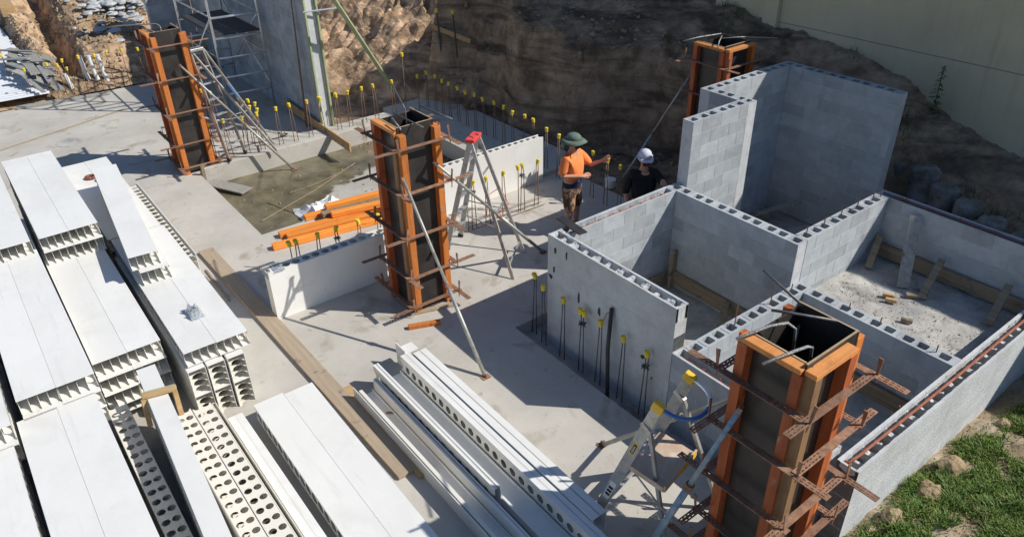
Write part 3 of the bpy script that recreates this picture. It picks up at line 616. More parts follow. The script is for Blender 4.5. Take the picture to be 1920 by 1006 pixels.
def column_form(x0, y0, x1, y1, h, label, studm, levels, top_x=True, shift=0, zb=0.0, fy=0.03):
    t = thing('column_form', ((x0+x1)/2, (y0+y1)/2, zb), label, 'column form', 'orange timber column forms with rusty clamps')
    B_ = base_of(t); pt = 0.017; sw, sdp = 0.074, 0.098
    e = 0.05
    # plywood sheets, taller than the studs by a little, lapped at the corners
    hx = h+0.03
    b = MB(); b.box((x0-pt, y0-pt, zb), (x1+0.03, y0, h)); b.build('plywood_sheet', 'ply', t)
    b = MB(); b.box((x0-pt, y1, zb), (x1+0.02, y1+pt, hx)); b.build('plywood_sheet', 'ply', t)
    b = MB(); b.box((x0-pt, y0+0.001, zb), (x0, y1-0.001, h-0.02)); b.build('plywood_sheet', 'ply', t)
    b = MB(); b.box((x1, y0-0.06, zb), (x1+pt, y1-0.001, hx)); b.build('plywood_sheet', 'ply', t)
    for (a, c) in (((x1, y0-0.06, hx), (x1+pt, y1-0.001, hx+0.003)), ((x0-pt, y1, hx), (x1+0.02, y1+pt, hx+0.003)), ((x0-pt, y0-pt, h), (x1-0.001, y0, h+0.003))):
        b = MB(); b.box(a, c); b.build('plywood_edge', 'plyedge', t)
    hs = h-0.05
    def stud(a, c, m, nm='stud'):
        b = MB(); b.box(a, c); return b.build(nm, m, t, bevel=0.004)
    # -Y face (towards the camera, in shade): two or three studs
    yA, yB = y0-pt-0.001-sdp, y0-pt-0.001
    for xx, mm in ((x0-0.05, studm[0]), (x1-0.06, studm[1])):
        stud((xx, yA, zb), (xx+sw+0.012, yB, hs), mm)
    stud((x0-0.05, yA, hs+0.002), (x1+0.005, yB, hs+0.047), 'orangeh', 'top_plate')
    # +X face (lit)
    xA, xB = x1+pt+0.001, x1+pt+0.001+sdp
    for yy, mm in ((y0-0.085, studm[2]), (y1-fy, studm[3])):
        stud((xA, yy, zb), (xB, yy+sw+0.02, hs), mm)
    if top_x: stud((xA, y0-0.085, hs+0.002), (xB, y1-fy+0.09, hs+0.047), 'orangeh', 'top_plate')
    # hidden faces
    for xx in (x0-0.03, x1-0.05): stud((xx, y1+pt+0.001, zb), (xx+sw, y1+pt+0.001+sdp, hs), 'orange')
    for yy in (y0-0.02, y1-0.04): stud((x0-pt-0.001-sdp, yy, zb), (x0-pt-0.001, yy+sw, hs), studm[0])
    # clamps: four slotted plates and four wedges each level
    X0, X1, Y0, Y1 = x0-pt-sdp-0.034, x1+pt+sdp+0.034, y0-pt-sdp-0.034, y1+pt+sdp+0.034
    cx, cy = (X0+X1)/2, (Y0+Y1)/2; rr = random.Random(int(x0*10+50))
    for i, z in enumerate(levels):
        s = 1 if (i+shift) % 2 else -1; q = rr.uniform(-.03, .03); o_ = 0.13
        inst(SB, 'clamp_bar', t, Vector((cx+s*o_+q, Y0, z))-B_, rr.uniform(-.02, .02))
        inst(SB, 'clamp_bar', t, Vector((cx-s*o_+q, Y1, z))-B_, rr.uniform(-.02, .02))
        inst(SB, 'clamp_bar', t, Vector((X0, cy-s*o_-q, z+0.0095))-B_, math.pi/2+rr.uniform(-.02, .02))
        inst(SB, 'clamp_bar', t, Vector((X1, cy+s*o_-q, z+0.0095))-B_, math.pi/2+rr.uniform(-.02, .02))
        for wx, wy in ((X0-0.03, Y0-0.0), (X1+0.03, Y0), (X0-0.03, Y1), (X1+0.03, Y1)):
            wo = inst(WM, 'wedge', t, Vector((wx, wy, z+0.05))-B_, rr.choice((0, math.pi/2))+rr.uniform(-.2, .2)); wo.rotation_euler.x = rr.uniform(-.12, .12); wo.rotation_euler.y = rr.uniform(-.12, .12)
    # column cage bars with hooked ends lying over the top
    for k, (xx, yy) in enumerate(((x0+.07, y0+.07), (x1-.07, y0+.07), (x1-.07, y1-.07), (x0+.07, y1-.07))):
        b = MB(); b.tube([(xx, yy, zb+0.1), (xx, yy, h-0.12)], 0.011, 7); b.build('cage_bar', 'darkbar', t, smooth=True)
    return t
LV = [0.15, 0.63, 1.26, 1.91, 2.53]
OX, RD = 'orange', 'redstud'
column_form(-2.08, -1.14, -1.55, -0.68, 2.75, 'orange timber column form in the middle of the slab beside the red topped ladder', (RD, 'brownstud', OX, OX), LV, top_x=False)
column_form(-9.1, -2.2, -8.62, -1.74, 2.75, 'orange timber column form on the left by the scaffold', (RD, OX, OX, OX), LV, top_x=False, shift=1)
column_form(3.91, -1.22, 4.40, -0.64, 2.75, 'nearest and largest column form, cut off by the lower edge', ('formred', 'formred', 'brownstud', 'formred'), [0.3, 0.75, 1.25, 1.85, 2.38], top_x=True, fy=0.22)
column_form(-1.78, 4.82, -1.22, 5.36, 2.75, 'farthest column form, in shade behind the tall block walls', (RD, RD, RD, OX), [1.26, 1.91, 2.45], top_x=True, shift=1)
def hook_bar(pts, label, m='darkbar', r=0.011, ribs=False):
    b = MB(); b.tube(pts, r, 8)
    o = b.build('hooked_bar', m, smooth=True, pos=pts[0])
    t = tag(o, label, 'bar', 'ribbed bars sticking over the column forms'); return o
M['silverbar'] = mat('bare_ribbed_bar', (0.30, 0.30, 0.30), (0.46, 0.45, 0.43), scale=60, rough=0.4, bump=0.6, bscale=160, metal=0.6)
hook_bar([(4.08, -0.9, 2.5), (4.07, -0.92, 2.74), (4.03, -0.98, 2.80), (3.97, -1.12, 2.80), (3.90, -1.42, 2.78)], 'grey ribbed bar hooked over the left frame of the nearest column form', 'silverbar', .0125)
hook_bar([(4.3, -1.02, 2.5), (4.3, -1.05, 2.76), (4.30, -1.12, 2.80), (4.27, -1.25, 2.80), (4.20, -1.50, 2.77)], 'grey ribbed bar hooked over the front frame of the nearest column form', 'silverbar', .0125)
hook_bar([(4.28, -0.72, 2.84), (3.92, -0.88, 2.8), (3.84, -0.92, 2.79)], 'dark bar lying across the mouth of the nearest column form', r=.012)
hook_bar([(3.95, -0.75, 2.86), (3.6, -0.62, 2.86), (3.5, -0.58, 2.86)], 'dark ribbed bar pointing at the hollow block wall from the nearest column form', r=.012)
hook_bar([(-1.9, -0.85, 2.5), (-1.9, -0.85, 2.86), (-1.98, -0.85, 2.92), (-2.45, -0.7, 3.0), (-2.5, -0.68, 3.0)], 'dark bar rising over the back of the middle column form', r=.011)
hook_bar([(-1.95, -1.0, 2.82), (-1.3, -0.95, 2.8)], 'bar lying across the middle column form towards the ladder', r=.012)
hook_bar([(-1.75, -1.13, 2.84), (-1.42, -1.2, 2.8)], 'short pale bar end over the front of the middle column form', 'silverbar', r=.011)
hook_bar([(-1.9, -0.62, 2.84), (-1.35, -0.48, 2.78)], 'bar end beyond the right side of the middle column form', r=.011)
hook_bar([(-8.8, -2.0, 2.6), (-8.8, -2.0, 2.83), (-8.88, -2.04, 2.86), (-9.5, -2.6, 2.8), (-9.6, -2.75, 2.78)], 'long hooked bar poking left from the left column form', 'silverbar', r=.011)
hook_bar([(-9.0, -2.25, 2.8), (-8.65, -2.1, 2.74)], 'short bar end inside the left column form', 'silverbar', r=.012)
hook_bar([(-1.6, 5.1, 2.86), (-1.75, 4.7, 2.84), (-1.85, 4.45, 2.8)], 'bar poking left over the farthest column form', 'silverbar', r=.011)
hook_bar([(-1.45, 4.95, 2.84), (-1.25, 5.3, 2.84), (-0.95, 5.75, 2.8)], 'bar poking right over the farthest column form', 'silverbar', r=.011)
hook_bar([(-1.5, 5.0, 2.86), (-1.35, 4.75, 2.84), (-1.33, 4.70, 2.7)], 'bar hooked down over the front of the farthest column form', 'silverbar', r=.011)

# ------------------------------------------------------------------ props
def prop(top, foot, label, m='galv', r1=0.020, r2=0.026, split=0.45):
    t = thing('prop', foot, label, 'prop'); a, c = Vector(foot), Vector(top); d = (c-a); mid = a+d*split
    b = MB(); b.tube([a+d*0.01, mid+d*0.03], r2, 9); b.build('outer_tube', m, t, smooth=True)
    b = MB(); b.tube([mid, c], r1, 9); b.build('inner_tube', m, t, smooth=True)
    b = MB(); b.tube([mid, mid+d.normalized()*0.07], r2+0.009, 9); b.tube([mid+Vector((0.0, -.04, .03)), mid+Vector((0, .04, .03))], 0.006, 5); b.build('collar', 'rust', t)
    b = MB(); b.box(a+Vector((-.045, -.06, 0)), a+Vector((.045, .06, .008))); b.box(a+Vector((-.03, -.006, .008)), a+Vector((.03, .006, .05))); b.build('foot_plate', 'rust', t)
    b = MB(); b.bar(c-d.normalized()*0.03, c+d.normalized()*0.02, 0.05, 0.035); b.build('head_bracket', 'rust', t)
    return t
prop((-1.36, -1.27, 2.17), (0.30, -1.27, 0.0), 'long grey prop from the front of the middle column form down to the slab')
prop((-1.36, -0.78, 2.25), (-1.65, 1.30, 0.0), 'grey prop sloping right behind the middle column form and ladder')
prop((4.0, -1.36, 2.12), (3.42, -1.62, 0.0), 'worn blue prop slanting beside the nearest column form', 'bluep', 0.024, 0.034, 0.5)
prop((3.95, -0.50, 2.0), (2.10, -0.93, 0.0), 'dull yellow grey prop crossing behind the ladder with yellow caps')
prop((-8.48, -1.9, 2.15), (-8.05, -0.25, -0.29), 'thin grey prop from the left column form into the wet recess')
prop((-8.5, -1.75, 1.1), (-9.2, 0.1, 0.05), 'short grey prop behind the stepladder on the left')
prop((-1.82, 4.8, 2.3), (-2.75, 4.1, 0.0), 'dark prop sloping left from the farthest column form')
prop((-1.3, 4.7, 1.1), (-1.15, 3.55, 0.0), 'short dark prop just behind the man in the pale cap')

# ------------------------------------------------------------------ ladders
def rail(b, p, q, w_=0.075, th=0.028, upv=(0, 0, 1)): b.bar(p, q, w_, th, upv)
def stepladder(c_top, f1, f2, b1, b2, wtop, label, capm='red', rungs=5):
    """f1,f2 front feet; b1,b2 back feet; c_top centre of the cap; wtop half-width vector along the cap"""
    c = Vector(c_top); wv = Vector(wtop); t = thing('stepladder', ((Vector(f1)+Vector(b2))/2)[:], label, 'stepladder')
    F = [Vector(f1), Vector(f2)]; Bk = [Vector(b1), Vector(b2)]; dn = Vector((0, 0, -0.03))
    for i, s in enumerate((-1, 1)):
        tp = c+wv*s+dn; side = (F[1]-F[0]).normalized()
        b = MB(); b.bar(F[i], tp, 0.024, 0.085, side.cross(tp-F[i])); b.build('front_rail', 'alu', t, bevel=.003)
        b = MB(); b.bar(Bk[i], tp+(Bk[i]-F[i]).normalized()*0.03, 0.022, 0.06, side.cross(tp-Bk[i])); b.build('back_rail', 'alu', t, bevel=.003)
        b = MB(); b.bar(F[i]-Vector((0, 0, .005)), F[i]+(tp-F[i])*0.03, 0.034, 0.09, side.cross(tp-F[i])); b.build('rubber_foot', 'blackpipe', t)
        b = MB(); b.bar(F[i].lerp(tp, .38), Bk[i].lerp(tp, .38), 0.006, 0.02); b.build('spreader', 'alu', t)
    for k in range(rungs):
        q = (k+1)/(rungs+1)
        b = MB(); b.bar(F[0].lerp(c-wv+dn, q), F[1].lerp(c+wv+dn, q), 0.08, 0.022); b.build('tread', 'alu', t, bevel=.002)
    for q in (0.1, 0.45, 0.75):
        b = MB(); b.bar(Bk[0].lerp(c-wv+dn, q), Bk[1].lerp(c+wv+dn, q), 0.02, 0.03); b.build('back_brace', 'alu', t)
    d = (Bk[0]-F[0]); d.z = 0; d.normalize()
    b = MB(); b.bar(c-wv*1.12, c+wv*1.12, 0.15, 0.06); b.build('top_cap', capm, t, bevel=.012)
    return t
L2 = stepladder((-2.58, 0.66, 1.86), (-2.72, 0.12, 0), (-2.95, 0.55, 0), (-1.32, 0.42, 0), (-1.85, 1.05, 0), (-0.09, 0.13, 0), 'aluminium stepladder with a red plastic top standing open by the middle column form')
b = MB(); b.box((-2.66, 0.6, 1.891), (-2.5, 0.615, 1.894)); b.box((-2.62, 0.72, 1.891), (-2.54, 0.74, 1.894)); b.build('cap_print', 'ink', L2)
L0 = stepladder((-8.62, -1.52, 2.35), (-8.42, -1.42, .1), (-8.62, -1.0, .1), (-8.30, -0.45, .1), (-8.72, -0.35, .1), (-0.02, 0.12, 0), 'tall aluminium stepladder with blue marked rails right of the left column form', 'alu', 6)
b = MB(); b.bar((-8.40, -0.98, 1.35), (-8.42, -1.12, 1.65), 0.03, 0.095, (1, 0, 0)); b.build('blue_mark', 'blue', L0)

# platform ladder with yellow caps
PL = thing('platform_ladder', (3.1, -1.3, 0), 'platform ladder with two yellow caps, hoop guard and tan platform by the nearest column form', 'ladder')
f1, f2 = Vector((2.78, -1.68, 0)), Vector((2.62, -0.95, 0)); t1, t2 = Vector((3.30, -1.50, 1.72)), Vector((3.20, -0.98, 1.72))
sidev = (f2-f1).normalized()
for f_, t_ in ((f1, t1), (f2, t2)):
    b = MB(); b.bar(f_, t_, 0.028, 0.105, sidev.cross(t_-f_)); b.build('front_rail', 'alu', PL, bevel=.003)
    b = MB(); dd = (t_-f_).normalized(); b.bar(t_-dd*0.045, t_+dd*0.055, 0.062, 0.115, sidev.cross(t_-f_)); b.build('yellow_cap', 'ladyellow', PL, bevel=.012)
    b = MB(); b.bar(f_-dd*.01, f_+dd*0.05, 0.04, 0.1, sidev.cross(t_-f_)); b.build('rubber_foot', 'blackpipe', PL)
def on(f_, t_, z): return f_+(t_-f_)*(z/t_.z)
for z in (0.28, 0.56, 0.84):
    b = MB(); b.bar(on(f1, t1, z), on(f2, t2, z), 0.085, 0.024); b.build('tread', 'alu', PL, bevel=.002)
bk1, bk2 = Vector((3.52, -1.42, 0)), Vector((3.52, -0.62, 0))
for f_, a, t_ in ((bk1, f1, t1), (bk2, f2, t2)):
    tp = on(a, t_, 1.42)+Vector((0.05, 0, 0.02)); b = MB(); b.bar(f_, tp, 0.034, 0.04, sidev); b.build('back_leg', 'alu', PL, bevel=.003)
    b = MB(); b.bar(tp+Vector((-.09, 0, .04)), tp+Vector((.02, 0, -.02)), 0.045, 0.05, sidev); b.build('hinge_plate', 'alu', PL)
pz = 0.88
c1, c2 = on(f1, t1, pz)+Vector((0.02, 0.02, 0)), on(f2, t2, pz)+Vector((0.02, -0.02, 0)); e1, e2 = c1+Vector((0.42, 0.04, 0)), c2+Vector((0.42, 0.04, 0))
b = MB()
b.poly([c1, e1, e2, c2]+[q+Vector((0, 0, -0.045)) for q in (c1, e1, e2, c2)], [(0, 1, 2, 3), (7, 6, 5, 4), (0, 4, 5, 1), (1, 5, 6, 2), (2, 6, 7, 3), (3, 7, 4, 0)]); b.build('platform', 'tan', PL, bevel=.01)
b = MB(); b.bar(e1+Vector((.006, 0, .01)), e2+Vector((.006, 0, .01)), 0.02, 0.075); b.bar(c1+Vector((0.02, -.006, .0)), e1+Vector((0, -.006, .0)), 0.012, 0.06); b.build('platform_lip', 'tan', PL, bevel=.003)
b = MB(); b.bar(e2+Vector((.019, -.02, .01)), e2.lerp(e1, .55)+Vector((.019, 0, .01)), 0.006, 0.076); b.build('yellow_edge', 'ladyellow', PL)
b = MB(); b.tube([c1+Vector((.1, 0, -.03)), on(bk1, t1, .45)+Vector((.1, 0, 0))], 0.009, 6); b.tube([c2+Vector((.1, 0, -.03)), on(bk2, t2, .45)+Vector((.1, 0, 0))], 0.009, 6); b.build('brace', 'alu', PL)
mid = []
for k in range(13):
    a = math.pi*k/12; q = t1.lerp(t2, (1-math.cos(a))/2)+Vector((0.02+0.33*math.sin(a)**0.7, 0, 0.01)); mid.append(q)
b = MB(); b.tube(mid[:8], 0.019, 9); b.build('hoop_blue_grip', 'blue', PL, smooth=True)
b = MB(); b.tube(mid[7:], 0.018, 9); b.build('hoop', 'alub', PL, smooth=True)
b = MB(); q1 = on(f1, t1, 1.06); q2 = on(f1, t1, 1.22); out = -sidev*0.0145
b.bar(q1+out, q2+out, 0.002, 0.05, sidev.cross(t1-f1)); b.build('name_plate', 'ladyellow', PL)
b = MB(); b.bar(q1.lerp(q2, .12)+out*1.15, q1.lerp(q2, .88)+out*1.15, 0.002, 0.034, sidev.cross(t1-f1)); b.build('plate_border', 'ink', PL)
b = MB()
for k in range(6): b.bar(q1.lerp(q2, .2+.1*k)+out*1.32, q1.lerp(q2, .2+.1*k+.055)+out*1.32, 0.002, 0.018, sidev.cross(t1-f1))
tag(b.build('plate_letters', 'label', PL), kind='stuff')
q1 = on(f1, t1, .35); q2 = on(f1, t1, .6)
b = MB(); b.bar(q1+out, q2+out, 0.002, 0.07, sidev.cross(t1-f1)); b.build('rating_sticker', 'label', PL)
b = MB()
for k in range(3): b.bar(q1.lerp(q2, .2+.2*k)+out*1.2, q1.lerp(q2, .2+.2*k+.13)+out*1.2, 0.002, 0.05, sidev.cross(t1-f1))
tag(b.build('sticker_print', 'ink', PL), kind='stuff')

# ------------------------------------------------------------------ scaffold tower
SC = thing('scaffold_tower', (-11.5, -0.1, 0.05), 'aluminium scaffold tower with dark decks in front of the very tall block wall', 'scaffold')
P1, P2, P3, P4 = Vector((-11.45, -0.32, 0.05)), Vector((-11.3, 0.74, 0.05)), Vector((-13.95, -0.35, 0.05)), Vector((-13.9, 0.74, 0.05))
HT = 5.2; UP = Vector((0, 0, 1))
for q in (P1, P2, P3, P4):
    b = MB(); b.tube([q, q+UP*HT], 0.029, 9); b.build('post', 'alub', SC, smooth=True)
for a, c in ((P1, P2), (P3, P4)):
    for z in (0.42, 0.82, 1.27, 1.71, 2.17, 2.62, 3.07, 3.5, 3.95, 4.4):
        b = MB(); b.tube([a+UP*z, c+UP*z], 0.027, 8); b.build('rung', 'alub', SC, smooth=True)
def diag(p, q): 
    b = MB(); b.tube([p, q], 0.021, 7); b.build('diagonal', 'alub', SC, smooth=True)
diag(P1+UP*2.17, P3+UP*0.45); diag(P2+UP*0.5, P4+UP*2.2); diag(P1+UP*0.6, P4+UP*0.4); diag(P2+UP*2.2, P4+UP*0.4); diag(P1+UP*4.3, P3+UP*2.4); diag(P2+UP*4.4, P4+UP*2.6)
for z in (2.2, 1.3, 3.1, 4.0):
    b = MB(); b.tube([P1+UP*z, P3+UP*z], 0.02, 7); b.build('ledger', 'alu', SC, smooth=True)
    b = MB(); b.tube([P2+UP*z, P4+UP*z], 0.02, 7); b.build('ledger', 'alu', SC, smooth=True)
for z in (1.77,):
    for s0, s1 in ((0.02, 0.48), (0.52, 0.98)):
        b = MB(); a = P1.lerp(P2, s0)+UP*z; c = P1.lerp(P2, s1)+UP*z; d = P3.lerp(P4, s1)+UP*z; e = P3.lerp(P4, s0)+UP*z
        b.poly([a, c, d, e, a+UP*.03, c+UP*.03, d+UP*.03, e+UP*.03], [(3, 2, 1, 0), (4, 5, 6, 7), (0, 1, 5, 4), (1, 2, 6, 5), (2, 3, 7, 6), (3, 0, 4, 7)]); b.build('deck', 'blackmesh', SC)
for z0, z1, m_ in ((2.6, 3.2, 'red'), (1.0, 1.5, 'red'), (3.3, 3.5, 'yellow'), (1.9, 2.05, 'yellow')):
    b = MB(); b.tube([P1+UP*z0, P1+UP*z1], 0.0262, 9); b.build('tape_mark', m_, SC, smooth=True)

# ------------------------------------------------------------------ hollow white wall panels
PT, PW = 0.196, 0.372
def perf(L, h, r, pitch, th=0.004, rows=1):
    """perforated strip in the XZ plane (x 0..L, z 0..h), half holes at both ends"""
    b = MB(); hr = h/rows; n = max(1, int(round(L/pitch))); p = L/n; ss = 5
    for row in range(rows):
        zc = hr*(row+0.5); z0, z1 = hr*row, hr*(row+1)
        for k in range(n):
            xa = k*p
            prof = [(r*math.sin(math.pi/2*i/ss), r*math.cos(math.pi/2*i/ss)) for i in range(ss+1)]
            colx = [(xa+px, pz) for px, pz in prof]+[(xa+p-px, pz) for px, pz in reversed(prof)]
            for y in (0, th):
                for (xA, za), (xB, zb) in zip(colx, colx[1:]):
                    if xB-xA < 1e-6: continue
                    b.poly([(xA, y, zc+za), (xB, y, zc+zb), (xB, y, z1), (xA, y, z1)], [(0, 1, 2, 3)])
                    b.poly([(xA, y, z0), (xB, y, z0), (xB, y, zc-zb), (xA, y, zc-za)], [(0, 1, 2, 3)])
            for (xA, za), (xB, zb) in zip(colx, colx[1:]):
                for s in (1, -1): b.poly([(xA, 0, zc+s*za), (xB, 0, zc+s*zb), (xB, th, zc+s*zb), (xA, th, zc+s*za)], [(0, 1, 2, 3)])
    return b
PM = {}
def pmesh(kind, L, h=None, **kw):
    key = (kind, round(L, 2), h, tuple(sorted(kw.items())))
    if key in PM: return PM[key]
    if kind == 'sheet':
        b = MB(); b.box((0, 0, 0), (L, h-0.003, 0.0045)); m = 'pvc'; nm = 'face_sheet'
    else:
        b = perf(L, h, kw.get('r', 0.068), kw.get('pitch', 0.15), rows=kw.get('rows', 1)); m = 'pvcweb' if not kw.get('white') else 'pvc'; nm = 'web'
    me = bpy.data.meshes.new(nm); me.from_pydata([tuple(v) for v in b.v], [], b.f); me.materials.append(M[m]); PM[key] = me; return me
def panel(x0, x1, yc, ztop, label, rz=0.0, group=None, edge=False, cells=4, W=PW, Tk=PT, cheap=False, topholes=False):
    """panel along +X from x0 to x1; flat (or standing on its long edge), top at ztop"""
    L = round(abs(x1-x0), 1) if not cheap else round(abs(x1-x0), 0) or 1.0
    L = abs(x1-x0) if not cheap else L
    zb = ztop-(W if edge else Tk)
    t = thing('wall_panel', (x1, yc, zb), label, 'panel', group or 'white hollow wall panels')
    t.rotation_euler = (0, 0, rz)
    def put(me, nm, loc, rx=0):
        o = bpy.data.objects.new(nm, me); col.objects.link(o); o.parent = t; o.location = loc; o.rotation_euler = (rx, 0, 0); return o
    if not edge:
        put(pmesh('sheet', L, W), 'face_sheet', (-L, -W/2, Tk-0.0045)); put(pmesh('sheet', L, W), 'face_sheet', (-L, -W/2, 0))
        wm = pmesh('web', L, round(Tk-0.009, 4))
        for k in range(cells+1):
            y = -W/2+0.002+(W-0.011)*k/cells
            put(wm, 'web', (-L, y, 0.0045))
    else:
        for y in (-Tk/2, Tk/2-0.0045): put(pmesh('sheet', L, W), 'face_sheet', (-L, y+0.0045, 0), math.pi/2)
        for k in range(cells+1):
            z = 0.002+(W-0.008)*k/cells
            top = k == cells
            wm = pmesh('web', L, round(Tk-0.009, 4), **({'r': 0.040, 'pitch': 0.155, 'rows': 2} if (topholes and top) else ({} if not top else {'r': 0.001, 'pitch': 1.0, 'white': True})))
            put(wm, 'web', (-L, Tk/2-0.0045, z), math.pi/2)
    return t
def pair(x0, x1, yc, ztop, desc, rz=0.0, W=PW, dx=0.0):
    rz += R(random.uniform(-.25, .25))
    for s, nm in ((-1, 'left'), (1, 'right')):
        panel(x0, x1+(dx if s > 0 else 0)+random.uniform(-.015, .015), yc+s*(W/2-0.0005), ztop+(0.003 if s > 0 else 0), f'white panel, {nm} of the pair {desc}', rz, W=W)
# row heights, top visible layers
pair(-8.02, -4.68, -4.01, 0.94, 'in the far right layer under the two dark tape rolls')
pair(-4.64, -1.25, -3.99, 0.95, 'carrying the crumpled clear bag', dx=0.02)
pair(-4.9, -1.70, -4.86, 0.95, 'ending right above the timber strapped panel')
pair(-7.8, -4.47, -4.82, 1.35, 'highest at the far end of the stacks')
pair(-7.8, -4.40, -4.82, 1.15, 'just under the highest far pair')
pair(-7.9, -4.50, -5.66, 1.35, 'at the far left edge of the picture', dx=0.03)
pair(-5.6, -1.22, -5.625, 1.15, 'in the long stack left of the seam with cut ends')
pair(-1.17, 2.3, -5.69, 0.95, 'nearest the lower left corner')
pair(-4.6, -0.86, -6.46, 1.15, 'cut by the left edge of the picture')
pair(-0.82, 2.2, -6.50, 0.95, 'low at the left bottom corner')
pair(-7.9, -5.2, -6.46, 1.35, 'hidden far left behind the edge stack')
panel(-6.5, -3.12, -4.22+0.02, 1.35, 'single white panel lying askew on top, upper of two', R(-5.0), W=0.36)
panel(-6.3, -3.02, -4.13, 1.15, 'single white panel lying askew, lower of two', R(-3.5), W=0.36)
# layers below
for nm, xs_, x1, yc, z0, n, st in (('ending above the strapped panel', -4.9, -1.62, -4.86, 0.75, 3, 0.04), ('left of the seam', -4.9, -1.14, -5.625, 0.95, 4, 0.02), ('under the highest far pair', -7.8, -4.95, -4.82, 0.95, 4, 0.0),
                                ('at the far left', -7.9, -5.7, -5.66, 1.15, 5, 0.0), ('in the far right stack', -8.0, -4.7, -4.01, 0.74, 2, 0.0), ('nearest the lower left corner', -1.1, 2.3, -5.70, 0.75, 3, 0.0), ('cut by the left edge', -4.6, -0.8, -6.46, 0.95, 4, 0.0), ('low at the left bottom corner', -0.8, 2.2, -6.5, 0.75, 3, 0.0)):
    for k in range(n): pair(xs_, x1+st*k*(1 if k % 2 else -1), yc, z0-0.2*k, f'{ORD[k+1]} layer down, stack {nm}')
# panels standing on edge, two high, ends towards the camera
for k, y in enumerate((-4.29, -4.07, -3.84)):
    for j, z in enumerate((0.735, 0.368)):
        panel(-4.5, -1.16+0.015*k, y, z, f'panel on edge under the clear bag layer, {["left", "middle", "right"][k]} column, {["upper", "lower"][j]} one', edge=True, Tk=0.2)
for k, y in enumerate((-4.60, -4.385)):
    panel(-1.0+0.04*k, 2.2, y, 0.38, f'panel on edge with two rows of holes up, {["left", "right"][k]} of the two', edge=True, topholes=True, Tk=0.205)
# two hole rows seen between the corner stack and the strapped panel
for k, y in enumerate((-5.17,)):
    panel(-1.25, 2.3, y, 0.62, 'holed panel on edge in the gap beside the strapped panel', edge=True, topholes=True, Tk=0.2)
    panel(-1.25, 2.3, y, 0.25, 'bottom panel on edge in the gap beside the strapped panel', edge=True, Tk=0.2, W=0.25)
for k in range(2):
    panel(-1.25, 1.92, -4.955, 0.645-0.30*k, f'panel lying under the timber strapped panel, {["upper", "lower"][k]}', R(-3.2), cells=2, W=0.21, Tk=0.3)
# strapped panel on edge: holed sides towards the camera
t = thing('wall_panel', (1.9, -4.95, 0.65), 'narrow white panel with a timber strap clamped around it', 'panel', 'white hollow wall panels'); t.rotation_euler = (0, 0, R(-3.2))
for me, nm, loc, rx in ((pmesh('sheet', 3.1, 0.2), 'face_sheet', (-3.1, -0.1, 0.345), 0), (pmesh('sheet', 3.1, 0.2), 'face_sheet', (-3.1, -0.1, 0.0), 0),
                        (pmesh('web', 3.1, 0.17, r=0.05, pitch=0.155), 'web', (-3.1, -0.1, 0.005), 0), (pmesh('web', 3.1, 0.17, r=0.05, pitch=0.155), 'web', (-3.1, -0.1, 0.175), 0), (pmesh('web', 3.1, 0.17, r=0.05, pitch=0.155), 'web', (-3.1, 0.09, 0.005), 0), (pmesh('web', 3.1, 0.17, r=0.05, pitch=0.155), 'web', (-3.1, 0.09, 0.175), 0),
                        (pmesh('sheet', 3.1, 0.2), 'face_sheet', (-3.1, -0.1, 0.173), 0)):
    o = bpy.data.objects.new(nm, me); col.objects.link(o); o.parent = t; o.location = loc; o.rotation_euler = (rx, 0, 0)
S = thing('timber_strap', (-0.62, -4.8, 0.7), 'timber strap frame clamped round the narrow white panel', 'timber frame')
b = MB(); b.bar((-0.66, -4.95, 1.035), (-0.58, -4.62, 1.035), 0.06, 0.045); b.build('top_bar', 'newboard', S, bevel=.004)
b = MB(); b.bar((-0.66, -4.945, 1.01), (-0.60, -4.97, 0.68), 0.05, 0.045, (1, 0, 0)); b.build('side_bar', 'newboard', S, bevel=.004)
b = MB(); b.bar((-0.58, -4.645, 1.01), (-0.52, -4.66, 0.72), 0.05, 0.045, (1, 0, 0)); b.build('side_bar', 'newboard', S, bevel=.004)
b = MB(); b.bar((-0.69, -4.95, 1.05), (-0.61, -4.62, 1.05), 0.016, 0.02); b.build('green_edge', 'greent', S)
# right front low pair
for s, nm, xx in ((-1, 'left', -0.70), (1, 'right', -0.66)):
    panel(xx, 2.9, -3.53+s*0.18+(-0.03), 0.29, f'white hollow panel, {nm} one of the low pair lying beside the long plank', R(-0.6), W=0.36, Tk=0.2)
for k, (y, xx) in enumerate(((-3.64, -0.5), (-3.3, -0.5))):
    b = MB(); b.box((xx, y, 0.0), (2.8, y+0.08, 0.085)); tag(b.build('bearer', 'oldtimber', pos=(xx, y, 0)), f'timber bearer under the low pair of panels, {["left", "right"][k]} one', 'timber')
def channel(x0, x1, y0, y1, z0, hl, hr, label, m='pvc', holes=False, rz=0.0, lip=0.0):
    t = thing('channel', (x0, (y0+y1)/2, z0), label, 'channel section', 'white channel sections on the slab'); t.rotation_euler = (0, 0, rz)
    b = MB(); b.box((x0, y0, z0), (x1, y1, z0+.006)); b.build('base', m, t)
    for (ya, hh) in ((y0, hl), (y1-.008, hr)):
        if hh <= 0: continue
        if holes and ya == y0:
            o = inst(pmesh('web', x1-x0, round(hh-.006, 3), r=0.052, pitch=0.155), 'web', t, (0, -(y1-y0)/2, .006))
        else:
            b = MB(); b.box((x0, ya, z0+.006), (x1, ya+.008, z0+hh)); b.build('side', m, t)
        if lip: b = MB(); s = 1 if ya == y0 else -1; b.box((x0, min(ya, ya+s*lip)+(.004 if s < 0 else 0), z0+hh), (x1, max(ya, ya+s*lip)+(.008 if s > 0 else .004), z0+hh+.007)); b.build('lip', m, t)
    return t
channel(-0.42, 3.3, -2.07, -1.935, 0.02, 0.27, 0.27, 'white box section with a row of round holes in its left side', holes=True, lip=0.064)
